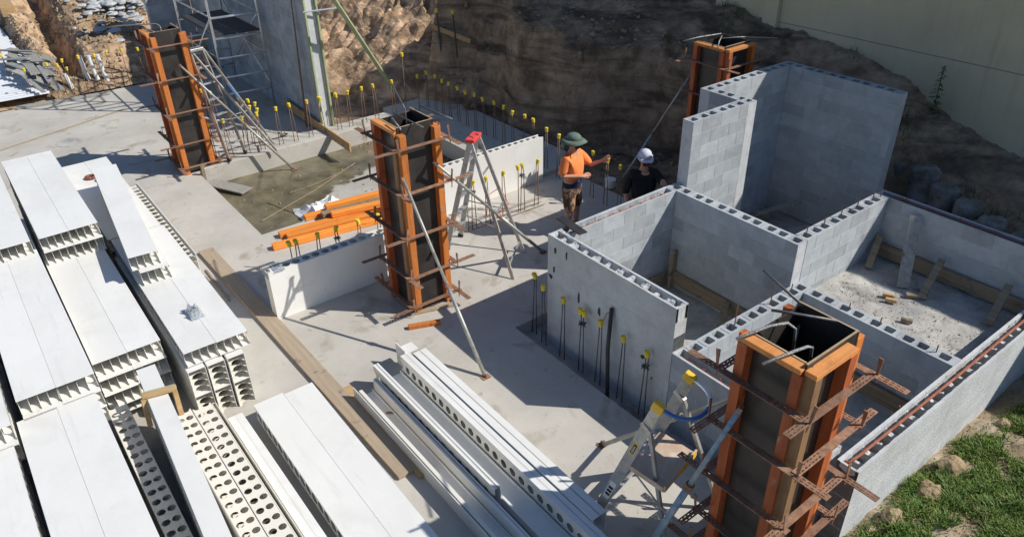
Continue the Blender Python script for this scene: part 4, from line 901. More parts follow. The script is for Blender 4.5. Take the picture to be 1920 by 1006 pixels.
channel(-0.34, 3.0, -1.925, -1.74, 0.05, 0.26, 0.26, 'white closed box section, right most of the bundle on the slab', lip=0.09)
channel(-0.66, 3.2, -1.94, -1.80, 0.0, 0.05, 0.05, 'long thin tray under the closed box section')
b = MB(); b.box((-0.66, -2.0, 0.0), (-0.42, -1.985, 0.33)); b.box((-0.60, -1.985, 0.28), (-0.42, -1.80, 0.287)); tag(b.build('end_plate', 'pvc', pos=(-.66, -1.9, 0)), 'white end plate sticking out at the far end of the holed box section', 'plate')
channel(-0.42, 3.3, -2.36, -2.09, 0.03, 0.10, 0.05, 'open white channel with blue shade inside, next to the holed box section')
channel(-0.45, 2.1, -2.44, -2.365, 0.02, 0.29, 0.29, 'narrow bright box section ending before the lower edge', holes=True, lip=0.036)
channel(-0.33, 3.2, -2.52, -2.46, 0.0, 0.2, 0.2, 'thin grey white box section beside the narrow bright one', lip=0.028)
channel(-0.36, 3.2, -2.78, -2.53, 0.0, 0.2, 0.05, 'open white channel lying nearest to the long plank', lip=0.0)
b = MB(); b.box((-0.25, -2.755, 0.0), (3.2, -2.715, 0.205)); tag(b.build('edge_strip', 'pvcweb', pos=(-.25, -2.73, 0)), 'cream edge strip standing in the open channel nearest the plank', 'strip')
channel(-0.72, 2.2, -4.19, -4.02, 0.0, 0.24, 0.24, 'white box section between the holed panels and the low pair', lip=0.08)
channel(-0.95, 2.2, -4.275, -4.225, 0.0, 0.36, 0.36, 'slim rail beside the two holed panels', m='pvcweb')
# sawtooth strip along the far right stack
t = thing('holed_strip', (-7.2, -3.5, 0.5), 'cream strip with a row of holes standing out beside the far right stack', 'strip')
inst(pmesh('web', 3.2, 0.16, r=0.058, pitch=0.15), 'web', t, (0, 0.09, 0.12)).rotation_euler = (math.pi/2, 0, 0)
b = MB(); b.box((-7.2, -3.405, 0.3), (-4.0, -3.395, 0.66)); b.build('side_sheet', 'pvc', t)
inst(pmesh('web', 3.2, 0.16, r=0.058, pitch=0.15), 'web', t, (0, 0.09, 0.03)).rotation_euler = (math.pi/2, 0, 0)
b = MB(); b.box((-7.2, -3.56, 0.0), (-4.0, -3.42, 0.3)); tag(b.build('bearer', 'oldtimber', pos=(-7.2, -3.5, 0)), 'timber bearer below the holed strip of the far right stack', 'timber')
# standing panels
def standing(x, y0, y1, h, label, z0=0.0, Tk=0.19, lean=0.0, skirt=False):
    L = y1-y0; t = thing('standing_panel', (x, y0, z0), label, 'panel', 'white panels standing on the slab'); t.rotation_euler = (lean, 0, 0)
    for dx in (-Tk/2, Tk/2-.006):
        n = 2; hh = h/n
        for k in range(n):
            b = MB(); b.box((x+dx, y0, z0+hh*k+(0.0012 if k else 0)), (x+dx+.006, y1, z0+hh*(k+1))); b.build('face_sheet', 'pvc', t)
    wm = pmesh('web', L, round(Tk-.012, 4), r=0.058, pitch=0.145)
    for k in range(5):
        # webs lie horizontally, the top one shows its round holes
        o = bpy.data.objects.new('web', wm); col.objects.link(o); o.parent = t
        o.matrix_local = Matrix.Translation((-Tk/2+.006, 0, 0.004+(h-.01)*k/4)) @ Matrix(((0, 0, 1, 0), (1, 0, 0, 0), (0, 1, 0, 0), (0, 0, 0, 1)))
    b = MB(); b.box((x-Tk/2+.006, y0, z0), (x+Tk/2-.006, y0+.006, z0+h-.004)); b.build('end_sheet', 'pvcweb', t)
    return t
standing(-2.68, -2.84, -0.75, 0.77, 'white holed panel standing on its edge left of the middle column form')
standing(-3.86, 0.30, 3.04, 0.89, 'long white panel wall standing behind the red topped stepladder', Tk=0.16)
b = MB(); b.box((-2.80, -2.75, 0.772), (-2.56, -2.60, 0.776)); b.box((-2.80, -2.856, 0.68), (-2.57, -2.85, 0.775)); tag(b.build('tape', 'clear', pos=(-2.7, -2.8, .77)), 'clear wrap taped on the near end of the standing panel', 'tape')

# ------------------------------------------------------------------ loose timbers and small things
timber('long_plank', [((-5.2, -3.0, 0.03), (1.12, -2.9, 0.03), 0.235, 0.045)], 'osb', 'long pale plank lying across the slab towards the lower edge', 'plank')
timber('long_plank', [((-0.6, -2.80, 0.03), (1.25, -2.74, 0.03), 0.18, 0.04)], 'newboard', 'second shorter plank half hidden under the end of the long pale plank', 'plank')
timber('slat', [((-4.6, -3.2, 0.015), (-3.5, -3.22, 0.015), 0.03, 0.02)], 'oldtimber', 'thin dark slat on the slab beside the long pale plank', 'slat')
timber('slat', [((0.4, -2.2, 0.012), (0.1, -2.6, 0.012), 0.03, 0.02)], 'oldtimber', 'short slat near the channel ends', 'slat')
tl = [((-4.56, -2.1, 0.05), (-4.24, 0.1, 0.05), 'orange beam on the slab, front one of the pile by the recess'), ((-4.88, -1.85, 0.05), (-4.66, 0.2, 0.05), 'orange beam on the slab, second from the front of the pile'),
      ((-4.72, -1.78, 0.052), (-4.46, 0.1, 0.052), 'orange beam wedged low between the front two of the pile'), ((-5.0, -1.0, 0.10), (-4.85, 0.1, 0.10), 'short orange beam lying on the pile by the recess'),
      ((-5.19, -1.25, 0.05), (-5.05, 0.35, 0.05), 'orange beam at the back of the pile on the recess edge'), ((-5.16, -0.85, 0.145), (-5.0, 0.35, 0.145), 'upper orange beam at the back of the pile by the recess'), ((-4.82, -0.9, 0.147), (-4.6, 0.2, 0.147), 'orange beam on top in the middle of the pile')]
M['orangeb'] = grain('orange_beam_paint', (0.78, 0.24, 0.035), (0.88, 0.33, 0.05), 1, rnd=0.12)
for i, (p, q, lab) in enumerate(tl):
    timber('orange_beam', [(p, q, 0.13, 0.09)], 'orangeb' if i != 3 else 'oldtimber', lab if i != 3 else 'brown weathered short beam lying on the orange pile', 'beam', 'beams piled by the wet recess', bevel=.006)
# crumpled sheets and bags
def crumple(x, y, z, sx, sy, h, m, label, name='sheet', cat='sheet', seed=1, n=14):
    b = MB(); rr = random.Random(seed)
    for j in range(n+1):
        for i in range(n+1):
            u, v = i/n-.5, j/n-.5; e = max(0, 1-max(abs(u), abs(v))*2)
            b.v.append(Vector((x+u*sx*(1+.25*nz(v*3, seed)), y+v*sy*(1+.3*nz(u*3, seed+4)), z+.004+h*min(1, e*2)*(0.5+abs(nz(u*5, v*5, seed))*1.6))))
    for j in range(n):
        for i in range(n):
            a = j*(n+1)+i; b.f.append((a, a+1, a+n+2, a+n+1))
    o = b.build(name, m, pos=(x, y, z)); md = o.modifiers.new('thick', 'SOLIDIFY'); md.thickness = 0.003
    tag(o, label, cat); return o
crumple(-5.75, -0.62, -0.29, 1.0, 0.95, 0.2, 'paper', 'crumpled white sheet in the recess behind the orange beams', seed=3)
crumple(-1.98, -4.0, 0.95, 0.30, 0.17, 0.09, 'clear', 'crumpled clear plastic bag lying on the white panels', 'plastic_bag', 'bag', seed=6)
for k, (x, y) in enumerate(((-7.18, -4.07), (-6.98, -3.93))):
    b = MB(); pts = [(x+math.cos(a)*.075, y+math.sin(a)*.075, 0.965) for a in [2*math.pi*i/18 for i in range(19)]]
    b.tube(pts, 0.024, 8); tag(b.build('tape_roll', 'brownpl', smooth=True, pos=(x, y, .945)), f'dark red roll lying on the far white panels, {["left", "right"][k]} of two', 'roll', 'two dark rolls')
b = MB(); b.tube([(0.85, -1.6, .008), (0.9, -1.62, .012), (0.98, -1.56, .008)], 0.006, 6); tag(b.build('scrap', 'teal', pos=(.9, -1.6, 0)), 'teal plastic scrap on the sunlit slab', 'scrap')
b = MB(); b.tube([(-2.75, 3.83, 0), (-2.75, 3.83, .02)], [.09, .1], 14); b.tube([(-2.75, 3.83, .02), (-2.75, 3.83, .16)], [.095, .11], 14); tag(b.build('bucket', 'paper', pos=(-2.75, 3.83, 0)), 'white bucket on the shaded floor between the workers', 'bucket')
timber('board_scrap', [((-0.18, 0.36, 1.555), (0.34, 0.30, 1.555), 0.13, 0.02)], 'ply', 'dark ply offcut lying across the wall top below the worker in orange', 'board')
# sticks and soil marks on the recess floor and slab
for i, (p, q) in enumerate([((-7.5, 0.9, -.28), (-6.2, -1.7, -.28)), ((-6.9, -1.3, -.28), (-5.3, -0.9, -.28)), ((-7.2, 0.3, -.28), (-7.0, -0.8, -.28))]):
    b = MB(); b.tube([p, Vector(p).lerp(Vector(q), .5)+Vector((.05, .05, 0)), q], 0.009, 5); tag(b.build('thin_rod', 'oldtimber', pos=p), f'thin rod lying on the wet recess floor, {ORD[i]} from the back', 'rod')
timber('wedge_board', [((-8.35, -1.9, -0.2), (-7.55, -1.45, -0.24), 0.3, 0.03)], 'greytimber', 'grey form board lying in the left corner of the wet recess', 'board')
timber('form_post', [((-8.32, -2.0, -0.25), (-8.32, -2.0, 0.2), 0.06, 0.06)], 'oldtimber', 'short timber post at the corner of the recess by the left column form', 'post', upv=(1, 0, 0))
timber('shoe_board', [((-1.22, -1.5, 0.03), (-1.05, -1.08, 0.03), 0.07, 0.06)], 'orange', 'orange timber offcut at the foot of the middle column form', 'offcut')
timber('shoe_board', [((-1.5, -1.3, 0.02), (-1.3, -0.65, 0.02), 0.08, 0.04)], 'osb', 'pale timber under the middle column form', 'offcut')
timber('edge_timber', [((-15.28, -4.3, 0.03), (-15.0, -2.2, 0.03), 0.18, 0.05)], 'greytimber', 'grey timber along the far slab edge beside the roof sheet', 'timber')
# boards inside the block cells
timber('cell_board', [((0.3, 2.17, 0.16), (2.15, 2.17, 0.14), 0.04, 0.22)], 'oldtimber', 'board along the foot of the near cell back wall', 'board')
timber('cell_post', [((0.33, 2.12, 0.0), (0.33, 2.14, 0.62), 0.09, 0.04)], 'oldtimber', 'short upright board in the dark corner of the near cell', 'board', upv=(1, 0, 0))
timber('cell_kicker', [((1.55, 1.75, 0.05), (1.35, 2.12, 0.25), 0.09, 0.04)], 'oldtimber', 'sloping kicker board in the near cell', 'board')
timber('cell_board', [((0.22, 0.5, 0.12), (0.22, 2.1, 0.12), 0.04, 0.2)], 'oldtimber', 'board along the left wall foot of the near cell', 'board')
timber('cell_board', [((2.45, 2.16, 0.10), (4.2, 2.16, 0.10), 0.04, 0.22)], 'oldtimber', 'board along the foot of the low cross wall', 'board')
timber('cell_board', [((2.25, 4.24, 0.75), (6.0, 4.24, 0.75), 0.04, 0.19)], 'oldtimber', 'long brown board along the foot of the shaded back wall', 'board')
timber('leaning_plank', [((2.92, 3.72, 0.63), (2.62, 4.22, 1.42), 0.15, 0.035)], 'greytimber', 'tall grey plank leaning on the shaded back wall', 'plank')
for i, (p, q) in enumerate([((2.38, 3.78, .66), (2.25, 4.18, .98)), ((3.2, 3.66, .66), (3.12, 4.18, .98)), ((4.02, 3.7, .66), (3.95, 4.18, 1.0))]):
    timber('kicker', [(p, q, 0.09, 0.045)], 'oldtimber', f'short kicker board propping the shaded back wall, {ORD[i]} from the left', 'board', 'kicker boards')
timber('kicker_peg', [((3.05, 3.55, .66), (3.25, 3.72, .66), 0.08, 0.04)], 'oldtimber', 'small peg board on the gravel by the middle kicker', 'board')
for i, (x, y, a) in enumerate([(2.92, 3.35, .4), (3.0, 3.27, .2), (3.36, 3.0, 1.0)]):
    timber('offcut', [((x-.06, y-.03, .665), (x+.06, y+.03, .665), 0.05, 0.045)], 'newboard' if i < 2 else 'oldtimber', ['yellow timber offcut on the gravel floor, left of two', 'yellow timber offcut on the gravel floor, right of two', 'brown offcut alone on the sunlit gravel'][i], 'offcut')
for i, (p, q) in enumerate([((-0.3, 5.0, .02), (0.2, 5.5, .3)), ((0.9, 4.9, .02), (1.1, 5.5, .45))]):
    timber('cell_plank', [(p, q, 0.12, 0.03)], 'greytimber', f'shaded plank inside the tall walled cell, {["left", "right"][i]} one', 'plank')
# boards and capped rods on the bank
timber('bank_board', [((-9.12, 4.06, 1.76), (-8.2, 4.5, 1.52), 0.03, 0.11)], 'newboard', 'pale board pegged on the shaded bank', 'board')
for i, (x, y) in enumerate([(-8.9, 4.12), (-8.52, 4.32)]):
    b = MB(); b.tube([(x, y, 1.1), (x-0.06, y-.02, 2.16)], .018, 6); o = thing('bank_peg', (x, y, .9), f'dark capped peg holding the board on the bank, {["left", "right"][i]} one', 'peg'); b.build('rod', 'blackpipe', o)
    b = MB(); b.tube([(x-.06, y-.02, 2.1), (x-.06, y-.02, 2.19)], [.034, .038], 10); b.build('cap', 'yellow', o)
# rubble pile, roof sheet, debris, pipes at the far left
RB = thing('rubble_pile', (-20, -.6, .6), 'pile of grey broken concrete on the far soil', 'rubble pile')
rr = random.Random(11)
def chunk(x, y, z, s, m, nm, parent, flat=0.5, rr=rr):
    b = MB(); n = 7; rings = []
    for k, (zz, q) in enumerate(((-.5, .7), (0, 1), (.5, .65))):
        for a in range(n): 
            t_ = 2*math.pi*a/n; f = q*rr.uniform(.75, 1.2); b.v.append(Vector((x+math.cos(t_)*s*f, y+math.sin(t_)*s*f*.8, z+zz*s*flat*rr.uniform(.8, 1.2))))
    for k in range(2):
        for a in range(n): b.f.append((k*n+a, k*n+(a+1) % n, (k+1)*n+(a+1) % n, (k+1)*n+a))
    b.f.append(tuple(reversed(range(n)))); b.f.append(tuple(2*n+a for a in range(n)))
    return b.build(nm, m, parent)
for i in range(110):
    x = -20.3+rr.gauss(0, .9)*1.4; y = -0.6+rr.gauss(0, .55)*1.1+0.25*(x+20.3)*-0.4
    chunk(x, y, max(bank_h(x, y), 0)+rr.uniform(0.02, .35)*math.exp(-((x+20.3)**2+(y+.6)**2)/2), rr.uniform(.08, .27), 'rubble', 'chunk', RB, rr.uniform(.3, .6))
b = MB(); n = 90; L_ = []
for k in range(n+1):
    x = -32+16.4*k/n
    for (dx, dz) in ((0, 0), (0.05, .035), (0.11, .035), (0.16, 0)): L_.append((x+dx, dz))
W_ = [(-9.0, 0.05), (-3.45, 0.10)]
for (x, dz) in L_: 
    for (y, z) in W_: b.v.append(Vector((x+(y+3.95)*0.09, y, z+dz+.1)))
for i in range(len(L_)-1): b.f.append((i*2, i*2+2, i*2+3, i*2+1))
o = tag(b.build('roof_sheet', 'roof', pos=(-20, -6, .1)), 'white ribbed metal roof sheet at the far left edge', 'roof sheet'); md = o.modifiers.new('thick', 'SOLIDIFY'); md.thickness = 0.01
DB = thing('debris_heap', (-16.5, -3.4, 0.1), 'heap of grey boards and cement stained formwork scraps beside the roof sheet', 'debris heap')
for i in range(22):
    x = -18.6+3.0*i/22+rr.uniform(-.2, .2); y = -3.7+rr.uniform(-.15, .5); a = R(rr.uniform(-25, 40)); L = rr.uniform(.7, 1.6); zz = .25+rr.uniform(0, .4)
    b = MB(); b.bar((x-L/2*math.cos(a), y-L/2*math.sin(a), zz), (x+L/2*math.cos(a), y+L/2*math.sin(a), zz-rr.uniform(-.1, .3)), rr.uniform(.05, .28), .03); b.build('scrap_board', 'greytimber' if i % 3 else 'galv', DB)
for i, (x, y) in enumerate([(-16.0, -2.42), (-15.95, -2.22), (-15.85, -2.02), (-15.9, -2.9)]):
    b = MB(); b.tube([(x, y, 0.05), (x-.05, y-.05, .35), (x-.06, y-.08, .78 if i < 3 else .45)], .055, 12); b.tube([(x-.06, y-.08, .76), (x-.06, y-.08, .8)], .062, 12) if i < 3 else None
    tag(b.build('pipe_stub', 'whitepipe', smooth=False, pos=(x, y, 0)), ['tall white pipe stub behind the slab edge, left of three', 'tall white pipe stub behind the slab edge, middle of three', 'tall white pipe stub behind the slab edge, right of three', 'short grey white pipe stub among the debris'][i], 'pipe')
timber('beam', [((-27, -3.0, .9), (-23.5, -3.1, .75), 0.4, 0.3)], 'newboard', 'big sawn timber on the soil at the top left corner', 'timber')
b = MB(); b.tube([(-12.0, -3.75, 0.001), (-12.0, -3.75, 0.004)], 0.28, 40); tag(b.build('drain_patch', 'footing', pos=(-12, -3.75, 0)), 'round grey filled patch in the far slab', 'patch')
timber('formwork_edge', [((-14.0, -6.9, .03), (-13.6, -5.6, .03), 0.2, 0.06)], 'blackpipe', 'dark board end at the left edge on the slab', 'board')
# clay lumps and stones by the grass
for i, (x, y, s) in enumerate([(4.72, 1.75, .13), (4.74, 1.22, .12), (4.68, 0.62, .10), (4.75, 2.9, .06), (4.62, .35, .05), (4.9, .05, .07)]):
    b = MB(); nn = 16
    for j in range(nn//2+1):
        for k in range(nn):
            th, ph = math.pi*j/(nn//2), 2*math.pi*k/nn; d = Vector((math.sin(th)*math.cos(ph), math.sin(th)*math.sin(ph), math.cos(th)))
            q = s*(1+.35*noise.noise(d*1.6+Vector((i*3, 0, 0)))+.18*noise.noise(d*5+Vector((i, 2, 0))))
            b.v.append(Vector((x, y, gz(x, y)+s*.35))+Vector((d.x*q, d.y*q*1.25, d.z*q*.8)))
    for j in range(nn//2):
        for k in range(nn): b.f.append((j*nn+k, (j+1)*nn+k, (j+1)*nn+(k+1) % nn, j*nn+(k+1) % nn))
    tag(b.build('clay_lump', 'lump', pos=(x, y, 0)), f'lump of brown clay between the long low wall and the grass, {ORD[i]} in size order', 'clay lump', 'clay lumps by the grass')
# gravel crumbs
def crumbs(name, n, area, zf, s0, s1, m, seed):
    rr = random.Random(seed); b = MB()
    for i in range(n):
        x = rr.uniform(area[0], area[2]); y = rr.uniform(area[1], area[3]); s = rr.uniform(s0, s1)*(1 if rr.random() < .9 else 1.8); z = zf(x, y); a = rr.uniform(0, 6.28)
        P = [Vector((x+math.cos(a+k*2.09)*s*rr.uniform(.7, 1.3), y+math.sin(a+k*2.09)*s, z-.003)) for k in range(3)]+[Vector((x+rr.uniform(-.3, .3)*s, y+rr.uniform(-.3, .3)*s, z+s*rr.uniform(.5, 1)))]
        b.poly(P, [(0, 1, 3), (1, 2, 3), (2, 0, 3)])
    tag(b.build(name, m), kind='stuff')
crumbs('gravel', 1500, (2.25, 2.42, 4.25, 4.2), lambda x, y: .625, .004, .012, 'footing', 3)
crumbs('stone_grit', 2600, (4.5, -.6, 5.6, 5), gz, .005, .02, 'soil', 4)
crumbs('slab_grit', 700, (-3.6, -1.5, 2.2, 2.6), lambda x, y: 0.0 if not (x > -.32 and y > -.32) else -.18, .003, .008, 'footing', 5)
crumbs('bank_stones', 3500, (-9.6, 1.4, -1.0, 7.5), lambda x, y: bank_h(x, y) if in_bank(x, y) else -.3, .012, .05, 'dirt', 6)
crumbs('cut_foot_stones', 900, (-9.2, 3.75, -1.2, 6.6), lambda x, y: max(bank_h(x, y) if in_bank(x, y) else -.1, -.1), .015, .07, 'lump', 16)
crumbs('recess_grit', 260, (-8.3, -1.9, -5.2, 2.5), lambda x, y: -.295, .006, .022, 'lump', 17)
crumbs('slab_crumbs', 420, (-15, -7, 3.5, -0.4), lambda x, y: 0.0, .003, .011, 'lump', 18)
crumbs('spoil_stones', 3000, (-24, -3.6, -15.5, 3.0), bank_h, .02, .09, 'lump', 7)
# ------------------------------------------------------------------ grass
def grass(name, n, area, zf, dens, h0, h1, m, seed, spread=1.0):
    rr = random.Random(seed); V = []; F = []
    for i in range(n):
        x = rr.uniform(area[0], area[2]); y = rr.uniform(area[1], area[3])
        d = dens(x, y)
        if rr.random() > d: continue
        z = zf(x, y)-.004; h = rr.uniform(h0, h1)*(0.5+.5*d); a = rr.uniform(0, 6.283); w_ = rr.uniform(.003, .006); l = rr.uniform(.2, 1.1)*h*spread
        ca, sa = math.cos(a), math.sin(a); o = len(V)
        V += [(x-sa*w_, y+ca*w_, z), (x+sa*w_, y-ca*w_, z), (x+ca*l*.4+sa*w_*.8, y+sa*l*.4-ca*w_*.8, z+h*.6), (x+ca*l*.4-sa*w_*.8, y+sa*l*.4+ca*w_*.8, z+h*.6), (x+ca*l, y+sa*l, z+h*.85)]
        F += [(o, o+1, o+2, o+3), (o+3, o+2, o+4)]
    me = bpy.data.meshes.new(name); me.from_pydata(V, [], F); me.materials.append(M[m]); o = bpy.data.objects.new(name, me); col.objects.link(o); tag(o, kind='stuff')
M['grass'] = mat('grass_blade', (0.09, 0.17, 0.018), (0.20, 0.29, 0.04), scale=7, rough=0.6, bump=0, c3=(0.24, 0.25, 0.08), s3=3, th3=(0.55, 0.7))
M['grassd'] = mat('deep_grass_blade', (0.05, 0.12, 0.015), (0.12, 0.22, 0.03), scale=5, rough=0.6, bump=0)
M['dryg'] = mat('dry_grass_blade', (0.30, 0.26, 0.12), (0.42, 0.37, 0.20), scale=5, rough=0.8, bump=0)
M['weed'] = mat('weed_leaf', (0.03, 0.07, 0.015), (0.07, 0.13, 0.03), scale=7, rough=0.7, bump=0)
def gd(x, y):
    q = nz(x, y, 3, 1.9)+.7*nz(x, y, 6, 4.5)+.3*nz(x, y, 9, 11)
    return sm(4.58, 4.85, x-0.25*nz(y, 2, 1, 1.4)+.1-0.35*sm(2.2, 3.6, y))*sm(-.38, .05, q+.25*sm(4.9, 5.5, x)-.30*sm(3.0, 4.5, y))
grass('grass', 105000, (4.5, -0.6, 7.0, 5.0), gz, gd, .025, .09, 'grass', 21)
def gclump(x, y): return gd(x, y)*sm(.12, .3, nz(x, y, 31, 5))
grass('tall_grass', 34000, (4.5, -0.6, 7.0, 4.6), gz, gclump, .10, .19, 'grassd', 25, 1.2)
grass('dry_grass', 16000, (4.5, -0.6, 7.0, 4.6), gz, lambda x, y: .25*sm(4.55, 4.9, x)*sm(-.1, .2, nz(x, y, 41, 3)), .03, .10, 'dryg', 27, 1.6)
grass('bank_weeds', 9000, (-5, 6.2, 7, 7.75), bank_h, lambda x, y: sm(.12, .4, nz(x, y, 2, 1.3)+.25*sm(1.5, 4, x)), .05, .2, 'weed', 22)
# one taller weed against the house wall
WD = thing('weed_plant', (1.05, 7.6, 1.55), 'dark leafy weed growing against the cream wall', 'weed')
b = MB(); b.tube([(1.05, 7.6, 1.4), (1.0, 7.65, 2.4)], .008, 5); b.build('stem', 'weed', WD); rr = random.Random(4); b = MB()
for i in range(60):
    z = 1.6+.8*i/60; a = rr.uniform(0, 6.28); r = .16*(1.1-i/60)+.03; x, y = 1.03+math.cos(a)*r*.5, 7.6+math.sin(a)*r*.5
    b.poly([(1.03, 7.62, z), (x+math.sin(a)*.02, y-math.cos(a)*.02, z+.02), (1.03+math.cos(a)*r, 7.6+math.sin(a)*r, z), (x-math.sin(a)*.02, y+math.cos(a)*.02, z+.02)], [(0, 1, 2, 3)])
tag(b.build('leaves', 'weed', WD), kind='stuff')

# ------------------------------------------------------------------ people
def skin_mesh(name, nodes, edges, m, parent, sub=2, root=None):
    me = bpy.data.meshes.new(name); keys = list(nodes); ix = {k: i for i, k in enumerate(keys)}
    me.from_pydata([nodes[k][0] for k in keys], [(ix[a], ix[c]) for a, c in edges], [])
    o = bpy.data.objects.new(name, me); col.objects.link(o)
    sk = o.modifiers.new('skin', 'SKIN'); sk.use_smooth_shade = True
    ss = o.modifiers.new('sub', 'SUBSURF'); ss.levels = sub; ss.render_levels = sub
    if not me.skin_vertices:
        me.attributes.new('skin', 'FLOAT', 'POINT') if False else None
    bpy.context.view_layer.objects.active = o
    try: 
        for i, k in enumerate(keys):
            r = nodes[k][1]; me.skin_vertices[0].data[i].radius = r if isinstance(r, tuple) else (r, r)
            me.skin_vertices[0].data[i].use_root = (k == (root or keys[0]))
    except Exception as e: print('skin', e)
    dg = bpy.context.evaluated_depsgraph_get(); dg.update(); m2 = bpy.data.meshes.new_from_object(o.evaluated_get(dg)); m2.name = name
    o.modifiers.clear(); o.data = m2; m2.materials.clear(); m2.materials.append(M[m]); m2.polygons.foreach_set('use_smooth', [True]*len(m2.polygons))
    o.parent = parent; return o
def person(loc, rz, label, arms, legs, cloth, hatf, sc=(1, 1, 1)):
    t = thing('person', loc, label, 'person', None); t.rotation_euler = (0, 0, rz); t.scale = sc
    N = {}; E = []
    def n(k, p, r): N[k] = (p, r)
    def e(*ks):
        for a, c in zip(ks, ks[1:]): E.append((a, c))
    n('pelvis', (0, 0, .95), (.145, .105)); n('waist', (0, 0, 1.10), (.13, .10)); n('chest', (0, .0, 1.30), (.16, .115)); n('collar', (0, -.01, 1.43), (.10, .075)); n('neck', (0, .005, 1.51), (.056, .058))
    n('jaw', (0, .03, 1.585), (.066, .078)); n('head', (0, .02, 1.655), (.077, .095)); n('crown', (0, .01, 1.72), (.06, .075)); e('pelvis', 'waist', 'chest', 'collar', 'neck', 'jaw', 'head', 'crown')
    for s, nm in ((1, 'r'), (-1, 'l')):
        k_, a_ = legs[nm]
        n('hip'+nm, (s*.09, 0, .88), .088); n('knee'+nm, k_, .058); n('calf'+nm, tuple((Vector(k_)*.6+Vector(a_)*.4)), .055); n('ank'+nm, a_, .038); n('heel'+nm, (a_[0], a_[1]-.02, .045), .04); n('toe'+nm, (a_[0]+s*.01, a_[1]+.16, .03), (.042, .025)); e('pelvis', 'hip'+nm, 'knee'+nm, 'calf'+nm, 'ank'+nm, 'heel'+nm, 'toe'+nm)
        el, wr, fwd, upn = [Vector(q) for q in arms[nm]]; fwd.normalize(); upn = (upn-fwd*upn.dot(fwd)).normalized(); sd_ = fwd.cross(upn)
        n('sh'+nm, (s*.185, -.005, 1.40), .058); n('el'+nm, tuple(el), .046); n('wr'+nm, tuple(wr), (.032, .027)); pm = wr+fwd*.05; n('pa'+nm, tuple(pm), (.040, .018)); e('chest', 'sh'+nm, 'el'+nm, 'wr'+nm, 'pa'+nm)
        for q in range(4):
            off = (q-1.5)*.021; Ln = (.062, .072, .068, .052)[q]; base = wr+fwd*.088+sd_*off; m1 = base+fwd*Ln*.6-upn*.006; m2 = m1+fwd*Ln*.5-upn*.022
            n(f'f{q}a{nm}', tuple(base), .0105); n(f'f{q}b{nm}', tuple(m1), .0092); n(f'f{q}c{nm}', tuple(m2), .0078); e('pa'+nm, f'f{q}a{nm}', f'f{q}b{nm}', f'f{q}c{nm}')
        th = wr+fwd*.035+sd_*.036*(1 if nm == 'r' else 1); n('ta'+nm, tuple(th), .012); n('tb'+nm, tuple(th+fwd*.035+sd_*.022+upn*.008), .0105); n('tc'+nm, tuple(th+fwd*.065+sd_*.026+upn*.006), .009); e('pa'+nm, 'ta'+nm, 'tb'+nm, 'tc'+nm)
    skin_mesh('body', N, E, 'skin', t, 2, 'pelvis')
    def lerp(a, c, f): return tuple(Vector(a)*(1-f)+Vector(c)*f)
    # clothes
    C = {}; CE = []
    g = .012
    C['w'] = ((0, 0, cloth['shirt_low']), (.185+g, .14+g)); C['w2'] = ((0, .02, 1.13), (.185, .155)); C['c'] = ((0, 0, 1.30), (.205, .155)); C['k'] = ((0, -.01, 1.425), (.125, .09)); C['nk'] = ((0, 0, 1.475), (.07, .07)); CE += [('w', 'w2'), ('w2', 'c'), ('c', 'k'), ('k', 'nk')]
    for s, nm in ((1, 'r'), (-1, 'l')):
        sh = (s*.19, -.005, 1.40); el = arms[nm][0]; wr = arms[nm][1]
        C['s'+nm] = (sh, .076); C['u'+nm] = (lerp(sh, el, .55), .074); C['e'+nm] = (lerp(sh, el, .98), .068); CE += [('c', 's'+nm), ('s'+nm, 'u'+nm), ('u'+nm, 'e'+nm)]
        if cloth['long']: C['v'+nm] = (lerp(el, wr, cloth['long']), .046); CE.append(('e'+nm, 'v'+nm))
    skin_mesh('shirt', C, CE, cloth['shirt'], t, 2, 'c')
    if cloth.get('skirt'):
        skin_mesh('shirt_tail', {'a': ((0, 0, cloth['shirt_low']+.03), (.175, .135)), 'b': ((0, 0, .92), (.188, .145)), 'c': ((0, 0, .80), (.195, .15))}, [('a', 'b'), ('b', 'c')], cloth['skirt'], t, 2)
    Q = {'p': ((0, 0, .97), (.158, .122)), 'p2': ((0, 0, .88), (.16, .12))}; QE = [('p', 'p2')]
    for s, nm in ((1, 'r'), (-1, 'l')):
        k_, a_ = legs[nm]; f = cloth['leg']
        Q['h'+nm] = ((s*.095, 0, .78), .112); Q['k'+nm] = (tuple(Vector(k_)), .088); QE += [('p2', 'h'+nm), ('h'+nm, 'k'+nm)]
        if f > 0: Q['a'+nm] = (lerp(k_, a_, f), .07); QE.append(('k'+nm, 'a'+nm))
    skin_mesh('trousers', Q, QE, cloth['trousers'], t, 2, 'p')
    for nm in ('r', 'l'):
        a_ = legs[nm][1]; x, y, z = a_
        skin_mesh('boot', {'a': ((x, y, .17), .056), 'b': ((x, y-.01, .06), (.055, .06)), 'c': ((x, y+.09, .045), (.052, .045)), 'd': ((x, y+.17, .035), (.048, .032))}, [('a', 'b'), ('b', 'c'), ('c', 'd')], 'boot', t, 2)
    # face: eyes, nose, ears, mouth
    def ball(c, r, m, nm, sc=(1, 1, 1)):
        bm = bmesh.new(); bmesh.ops.create_uvsphere(bm, u_segments=12, v_segments=8, radius=r); me = bpy.data.meshes.new(nm)
        for v in bm.verts: v.co = Vector((v.co.x*sc[0], v.co.y*sc[1], v.co.z*sc[2]))+Vector(c)
        bm.to_mesh(me); bm.free(); me.materials.append(M[m]); me.polygons.foreach_set('use_smooth', [True]*len(me.polygons)); o = bpy.data.objects.new(nm, me); col.objects.link(o); o.parent = t
